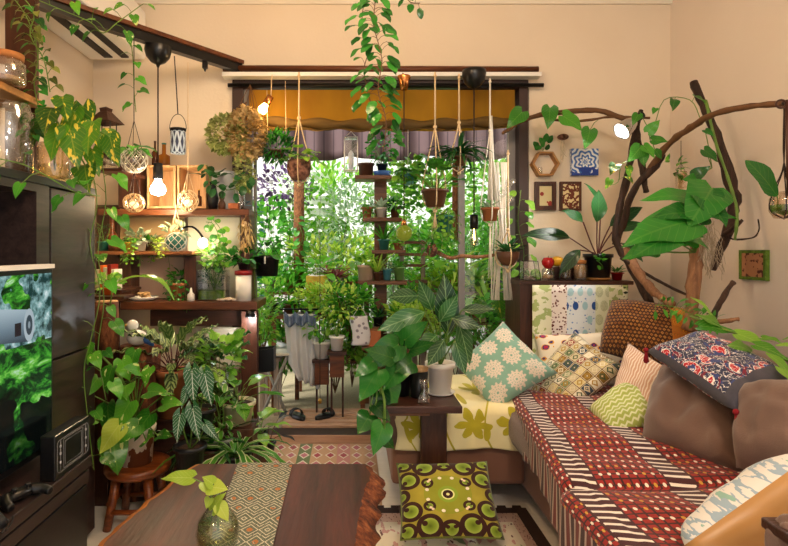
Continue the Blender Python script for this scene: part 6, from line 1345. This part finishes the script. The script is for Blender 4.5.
# throws
def zn(x, y, a): return a * mnoise.noise(V((x * 5, y * 5, 1)))
def red(u, v):
    Y = .75 + 1.98 * v; xl = .598 + .125 * max(0, Y - 1.5); s = 1 - u; k = .2
    gap = math.exp(-((Y - 1.555 - .1 * (s * .0)) / .03) ** 2) * .011
    crest = .443 + .014 * math.sin(PI * min(1, max(0, (Y - .55) / 1.0 if Y < 1.555 else (Y - 1.555) / 1.3))) - gap
    if u < k:
        t = u / k; out = .0 if Y > 1.555 else -.02; a = (1 - t) * PI / 2
        hem = .13 + .02 * math.sin(Y * 9)
        if t < .6: tt = t / .6; return (xl + out - .012 + gap * .6 + .006 * math.sin(Y * 40) * (1 - tt), Y, crest - .028 - hem * (1 - tt))
        a = (t - .6) / .4 * PI / 2; return (xl + out + gap * .6 - .012 + .03 * (1 - math.cos(a)), Y, crest - .028 + .028 * math.sin(a))
    t = (u - k) / (1 - k); x = xl + .018 + (1.42 - xl) * t
    if Y < 1.555: x -= .02 * (1 - t)
    return (x, Y, crest + .004 * math.sin(t * PI) + zn(x, Y, .006) + .004 * math.sin(Y * 23 + x * 9) * (1 if t > .05 else 0))
T = thing('red_throw', 'dark red woven throw with white bars and dots on the sofa', 'throw', (.9, 1.8, .44)); MB().sheet(red, 90, 190).build('cloth', 'tx_red', T, w=True, solid=.006)
def yel(u, v):
    x = .185 + .56 * u; L0 = .2
    if v < .3:
        t = v / .3
        return (x + .006 * math.sin(t * 5 + x * 30), 2.364 - .006 * math.sin(x * 40) * (1 - t), .255 + .135 * t + .008 * math.sin(x * 14) * (1 - t))
    if v < .4: a = (v - .3) / .1 * PI / 2; return (x, 2.364 + .045 * (1 - math.cos(a)), .39 + .045 * math.sin(a))
    t = (v - .4) / .6; return (x, 2.409 + .56 * t, .436 + zn(x, t, .008) + .004 * math.sin(x * 25 + t * 6))
T = thing('yellow_throw', 'cream throw with big yellow-green flowers on window seat', 'throw', (.46, 2.6, .436)); MB().sheet(yel, 60, 60).build('cloth', 'tx_yellow', T, w=True, solid=.005)
# pillows
def pillow(label, c, th, mats, seed=1, name='cushion', cat='cushion', group=None, N=20, wr=.012, tassels=(), pinch=.07, fac=(1, 1)):
    """cushion spanned by its four corners, front = side facing the eye"""
    c = [P(*q) if len(q) == 3 and not isinstance(q, V) else q for q in c]; ctr = sum(c, V()) / 4
    nn = (c[1] - c[0]).cross(c[3] - c[0]).normalized(); sz = (c[1] - c[0]).length
    T = thing(name, label, cat, ctr, group)
    def side(sg, thk):
        def fn(u, v):
            s, t = 2 * u - 1, 2 * v - 1; s2 = s * (1 - pinch * (1 - t * t) * abs(s)); t2 = t * (1 - pinch * (1 - s * s) * abs(t)); uu, vv = (s2 + 1) / 2, (t2 + 1) / 2
            p = (c[0] * (1 - uu) + c[1] * uu) * (1 - vv) + (c[3] * (1 - uu) + c[2] * uu) * vv
            e = max(0, (1 - s ** 4) * (1 - t ** 4)) ** .5 * (1 - .25 * (s * s + t * t) / 2)
            edge = min(1, 4 * (1 - max(abs(s), abs(t))))
            h = thk * e + wr * edge * mnoise.noise(V((uu * 5 + seed * 7, vv * 5, sg))) + wr * .6 * edge * math.sin((s + t * .7) * 6 + seed) * (abs(s * t))
            return p + nn * h * sg - ctr
        return fn
    b = MB(); b.sheet(side(1, th * fac[0]), N, N, 0); k = len(b.f); b.sheet(side(-1, th * fac[1]), N, N, 1)
    b.f = b.f[:k] + [f[::-1] for f in b.f[k:]]
    o = b.build('cover', list(mats) if isinstance(mats, tuple) else [mats, mats], T); m = o.modifiers.new('w', 'WELD'); m.merge_threshold = 1e-4
    for i in tassels:
        q = c[i] - ctr; q = q * 1.0; tb = MB(); RR = random.Random(i); [tb.tube([q, q + V((RR.uniform(-.008, .008), RR.uniform(-.012, 0), -.035 - .012 * RR.random()))], .003, 4) for _ in range(9)]; tb.ball(q, .009, 8, 6); tb.build('tassel', 'tassel', T)
    return T
pillow('teal green diamond cushion with cream flower heads', [(494, 413, 2.42), (558, 373, 2.5), (503, 321, 2.74), (454, 364, 2.6)], .065, 'tx_daisy', 1)
pillow('cushion with small square geometric patches, standing on its corner', [(567, 418, 2.42), (628, 368, 2.45), (575, 331, 2.72), (518, 390, 2.66)], .055, 'tx_geo', 2)
pillow('floral cushion with dark red and purple flowers, behind the patch cushion', [(540, 392, 2.7), (630, 386, 2.66), (622, 330, 2.8), (534, 334, 2.85)], .05, 'tx_floral', 3)
pillow('lime green wavy striped cushion on the red throw', [(610, 443, 2.02), (660, 424, 2.02), (640, 372, 2.3), (588, 408, 2.2)], .055, 'tx_lime', 4)
pillow('cream and pink fine striped cushion beside the brown one', [(650, 440, 2.02), (680, 374, 2.14), (628, 342, 2.4), (612, 392, 2.28)], .05, 'tx_pink', 5, N=18)
pillow('large brown batik cushion with small gold squares and orange end', [(600, 352, 2.56), (706, 372, 2.3), (694, 312, 2.42), (612, 300, 2.66)], .1, 'tx_batik2', 6, pinch=-.06)
pillow('large plain brown cushion leaning on the sofa back', [(640, 443, 1.93), (744, 474, 1.62), (768, 385, 1.8), (662, 364, 2.1)], .095, 'suede', 7, wr=.03, pinch=.04)
pillow('plain brown cushion at the right edge under the navy one', [(736, 468, 1.56), (835, 480, 1.36), (835, 385, 1.5), (744, 390, 1.72)], .1, 'suede', 8, wr=.02, pinch=.02)
pillow('navy cushion with red and blue flowers and dark red tassels', [(736, 412, 1.58), (798, 378, 1.72), (700, 331, 2.06), (646, 350, 1.98)], .05, 'tx_suzani', 9, tassels=(0, 3), wr=.014)
pillow('gold satin cushion with white floral back at lower right', [(682, 547, 1.12), (770, 640, 1.3), (890, 560, 1.3), (815, 452, 1.16)], .12, ('gold_satin', 'tx_wfloral'), 10, wr=.012, pinch=.0, fac=(.5, .95))
pillow('green and brown scroll-patterned cushion leaning on the floor', [(400, 541, 2.0), (505, 540, 2.0), (487, 461, 2.22), (396, 463, 2.22)], .045, 'tx_scroll', 11, wr=.008, pinch=.05, N=26)
# near side table corner
T = thing('tray_table', 'dark wooden tray table corner at the lower right edge', 'table', P(790, 540, .95)); bl = V(T.location)
q0, q1 = P(760, 516, 1.0), P(760, 527, 1.0); MB().box((q0.x, .78, q1.z), (q0.x + .4, 1.0, q0.z)).build('top', 'wood_dark', T, w=True, smooth=False, bevel=.004)
for x, y in ((q0.x + .1, .82), (q0.x + .34, .95)): MB().box((x, y, .45), (x + .03, y + .03, q1.z - .0005)).build('leg', 'wood_dark_z', T, w=True, smooth=False)
pillow('small brown cushion under the tray table corner', [(766, 560, .98), (830, 575, .9), (830, 525, .95), (768, 534, 1.03)], .05, 'suede', 12)
# side table in front of the window seat
zt_ = .505; T = thing('side_table', 'dark wooden T-shaped side table by the window seat', 'table', (.34, 2.3, 0))
MB().box((P(386, 0, 2.13).x, 2.13, zt_ - .028), (P(459, 0, 2.2).x, 2.42, zt_)).build('top', 'wood_dark', T, w=True, smooth=False, bevel=.003)
MB().box((P(421, 0, 2.31).x, 2.31, .025), (P(447, 0, 2.31).x, 2.345, zt_ - .0285)).build('column', 'wood_dark_z', T, w=True, smooth=False, bevel=.003)
MB().box((P(400, 0, 2.3).x, 2.255, .001), (P(465, 0, 2.31).x, 2.36, .0245)).build('foot', 'wood_dark', T, w=True, smooth=False)
MB().box((.1, 2.16, zt_ - .045), (.3, 2.19, zt_ - .0285)).build('rail', 'wood_shelf', T, w=True, smooth=False)
zt_ += .001
T = thing('variegated_alocasia', 'white pot with long boldly veined leaves on the side table', 'plant', (P(440, 0, 2.32).x, 2.32, zt_)); pot(T, .057, .13, 'ceramic_white', .043); MB().lathe([(.001, -.0), (.05, .0), (.062, .01), (.058, .01), (.047, .004)], n=24).build('saucer', 'ceramic_white', T); bl = V(T.location); lf, st = MB(), MB()
for i, (x, y, ex, ey, W, sh) in enumerate(((448, 335, 446, 279, .09, 'lance'), (458, 322, 470, 362, .07, 'lance'), (425, 312, 384, 334, .075, 'lance'), (418, 296, 392, 300, .06, 'lance'), (437, 335, 424, 350, .07, 'lance'), (452, 318, 478, 330, .05, 'lance'), (432, 310, 420, 285, .06, 'lance'), (440, 322, 458, 300, .06, 'lance'), (444, 340, 432, 365, .06, 'lance'), (420, 318, 402, 345, .055, 'lance'), (462, 310, 492, 312, .04, 'lance'), (455, 340, 463, 372, .05, 'lance'))):
    Y = 2.26 - .03 * (i % 3); q = P(x, y, Y) - bl; e = P(ex, ey, Y - .05) - bl; d = e - q; st.tube(smoothpath([(0, 0, .11), V((q.x * .4, q.y * .4, max(.16, q.z * .7))), q]), .003, 5); lf.leaf(sh, q, d + V((0, 0, .15 * d.length)), (.3 * math.sin(i), -.9, .4), d.length * 1.08, W * 1.1, .4, .15, (i * .4) % 1)
lf.build('foliage', 'leaf_zebra', T); st.build('stem', 'stem_green', T)
T = thing('lidded_jar', 'black jar with round wooden lid on the side table', 'jar', (P(419, 0, 2.27).x, 2.27, zt_)); MB().lathe([(.001, 0), (.034, 0), (.036, .005), (.036, .105), (.001, .105)], n=28).build('body', 'black', T); MB().lathe([(.001, .1055), (.036, .1055), (.037, .12), (.001, .122)], n=28).build('lid', 'wood_pale', T)
T = thing('glass_bell', 'small clear bell-shaped glass on the side table front', 'glass', (P(424, 0, 2.17).x, 2.17, zt_)); MB().lathe([(.001, .002), (.026, 0), (.022, .025), (.01, .05), (.012, .075), (.018, .09), (.016, .09), (.01, .075), (.008, .05), (.02, .022), (.001, .01)], n=24).build('glass', 'glass', T)
T = thing('pothos', 'large-leaved pothos in dark pot trailing off the side table', 'plant', (P(401, 0, 2.3).x, 2.3, zt_)); pot(T, .045, .12, 'pot_black', .035); bl = V(T.location); lf, st = MB(), MB()
for i, (x, y, ex, ey, W) in enumerate(((385, 352, 410, 336, .08), (398, 345, 365, 368, .1), (378, 370, 362, 398, .1), (392, 358, 368, 352, .07), (388, 380, 395, 408, .08), (380, 392, 384, 420, .07), (370, 415, 360, 432, .08), (383, 425, 376, 452, .08), (410, 350, 432, 345, .06), (402, 365, 386, 388, .09), (375, 405, 388, 420, .06), (405, 340, 425, 325, .07), (395, 348, 402, 326, .06), (412, 362, 398, 372, .08), (372, 362, 358, 376, .06), (384, 438, 392, 448, .05))):
    Y = 2.2 - .03 * (i % 4); q = P(x, y, Y) - bl; e = P(ex, ey, Y - .04) - bl; d = e - q; st.tube(smoothpath([(0, 0, .1), V((q.x * .5, q.y * .4, max(q.z, .14))), q] if y < 385 else [(0, 0, .1), V((-.09, -.12, .1)), V((q.x * .95, q.y, .02)), q]), .003, 5)
    lf.leaf('heart', q, d + V((0, 0, .1 * d.length)), (.3 * math.sin(i * 2), -.9, .45), d.length * 1.15, W * 1.1, .35, .14, (i * .4) % 1)
lf.build('foliage', 'leaf_deep', T); st.build('stem', 'stem_green', T)
# ------------------------------------------------------------ coffee table
ZT = .38
def tx(px, py): Y = (CZ - ZT) * F / (py - CY); return ((px - CX) * Y / F, Y)
LE = [tx(*q) for q in ((197, 462.5), (186, 470), (172, 480), (160, 492), (146, 500), (133, 513), (115, 527), (98, 545), (78, 570), (60, 610), (40, 660))]
RE = [tx(*q) for q in ((365, 464.5), (371, 474), (366, 486), (362, 500), (359, 514), (357, 530), (354, 546), (352, 575), (350, 610), (346, 660))]
def ip(tab, Y):
    for (x0, y0), (x1, y1) in zip(tab, tab[1:]):
        if y1 <= Y <= y0: return x0 + (x1 - x0) * (y0 - Y) / (y0 - y1)
    return tab[0][0] if Y > tab[0][1] else tab[-1][0]
NY = 70; ya, yb = 1.885, 1.02; rows = []
for j in range(NY + 1):
    Y = ya + (yb - ya) * j / NY; l = ip(LE, Y) + .006 * mnoise.noise(V((Y * 22, 0, 0))); r = ip(RE, Y) + .01 * mnoise.noise(V((Y * 30, 5, 0))); o_ = .05 + .028 * mnoise.noise(V((Y * 16, 9, 0))) - .02 * (Y > 1.86)
    i1, i2 = .014 + .008 * mnoise.noise(V((Y * 18, 3, 0))), .0
    rows.append([(l + .03, Y, ZT - .07), (l - .006, Y, ZT - .03), (l, Y, ZT - .002), (l + i1, Y, ZT), (r, Y, ZT), (r + .022, Y, ZT - .012), (r + o_, Y, ZT - .035), (r + o_ * .5, Y, ZT - .068), (r - .03, Y, ZT - .07)])
def strip(ks, m, nm, T, label=None, caps=False):
    b = MB(); w_ = len(ks); b.add([rows[j][k] for j in range(NY + 1) for k in ks], [(j * w_ + i, j * w_ + i + 1, (j + 1) * w_ + i + 1, (j + 1) * w_ + i)[::-1] for j in range(NY) for i in range(w_ - 1)])
    if caps: b.add(rows[0], [tuple(range(9))]); b.add(rows[-1], [tuple(range(9))[::-1]])
    return b.build(nm, m, T, label, w=True, smooth=not caps)
T = thing('coffee_table', 'live-edge slab coffee table of dark red-brown wood', 'table', (-.3, 1.45, 0))
strip([3, 4], 'wood_table', 'slab', T, None, True); strip([0, 1, 2, 3], 'wood_sap', 'sapwood_edge', T, 'light orange live edge'); strip([4, 5, 6, 7, 8], 'bark_table', 'bark_edge', T, 'rough bark edge')
strip([8, 0], 'wood_dark', 'underside', T)
for x, y in ((-.5, 1.75), (-.05, 1.75), (-.45, 1.1), (-.05, 1.1)): MB().box((x, y, .001), (x + .06, y + .06, ZT - .071)).build('leg', 'wood_dark_z', T, w=True, smooth=False)
def run(u, v):
    (x0, y0), (x1, y1) = tx(238, 463.5), tx(292.5, 463.5); (a0, b0), (a1, b1) = tx(196, 580), tx(265, 580)
    return ((x0 + (x1 - x0) * u) * v + (a0 + (a1 - a0) * u) * (1 - v), y0 * v + b0 * (1 - v), ZT + .0025 + .0008 * math.sin(v * 30))
tag(MB().sheet(run, 10, 60).build('table_runner', 'tx_runner', solid=.003, w=True, loc=(-.3, 1.5, ZT)), 'grey-green diamond patterned runner along the coffee table', 'runner')
vx = P(218, 0, 1.33); T = thing('glass_vase', 'round clear glass vase with water on the coffee table', 'vase', (vx.x, 1.33, ZT + .0045))
MB().lathe([(.001, .002), (.034, .001), (.046, .02), (.052, .045), (.046, .075), (.028, .1), (.019, .118), (.02, .14), (.024, .15), (.022, .15), (.018, .14), (.017, .118), (.026, .099), (.044, .074), (.049, .045), (.043, .02), (.001, .008)], n=32).build('glass', 'glass_green', T)
MB().lathe([(.001, .009), (.043, .0205), (.0485, .045), (.046, .066), (.001, .066)], n=28).build('water', 'water', T)
T = thing('pothos_cutting', 'pothos cutting with yellow-green leaves in the round vase', 'plant', (vx.x, 1.33, ZT + .09)); bl = V(T.location); lf, st = MB(), MB()
for i, (x, y, ex, ey, W) in enumerate(((192, 478, 163, 476, .035), (205, 482, 211, 494, .03), (213, 484, 204, 477, .03), (210, 487, 226, 488, .04), (213, 510, 222, 494, .03), (219, 505, 228, 520, .03), (210, 498, 206, 508, .02))):
    q = P(x, y, 1.31) - bl; e = P(ex, ey, 1.3) - bl; d = e - q; st.tube(smoothpath([(0, 0, -.03), V((.0, 0, .05)), q]), .0016, 5); lf.leaf('heart', q, d, (0, -.6, .8), d.length * 1.1, W * 1.15, .3, .15, .3 + (i * .4) % .7)
lf.build('leaf', 'leaf_lime', T); st.build('stem', 'stem_green', T)
# ------------------------------------------------------------ rugs
tag(MB().sheet(lambda u, v: (-.5 + .63 * u, 2.1 + 1.06 * v, .004 + .001 * math.sin(v * 40)), 6, 40).build('kilim_rug', 'tx_kilim', solid=.005, w=True, loc=(-.2, 2.6, 0)), 'striped kilim rug with pink lozenges before the garden door', 'rug')
b = MB(); x0, x1, y0, y1, tz = -.3, .735, 1.2, 2.37, .0095
b.box((x0, y0, .001), (x1, y1, tz)); n = 16
for i in range(n): x = x0 + (x1 - x0) * (i + .2) / n; b.box((x, y1, .001), (x + .035, y1 + .022, tz))
o = b.build('foam_mat', 'foam_brown', smooth=False, w=True, loc=(.2, 1.8, 0)); tag(o, 'dark brown interlocking foam mat under the pale rug', 'mat')
tag(MB().sheet(lambda u, v: (-.2 + .88 * u, 1.25 + 1.06 * v, .0125), 4, 6).build('pale_rug', 'tx_mat', solid=.004, w=True, loc=(.2, 1.8, 0)), 'pale flowered rug under the floor cushion', 'rug')
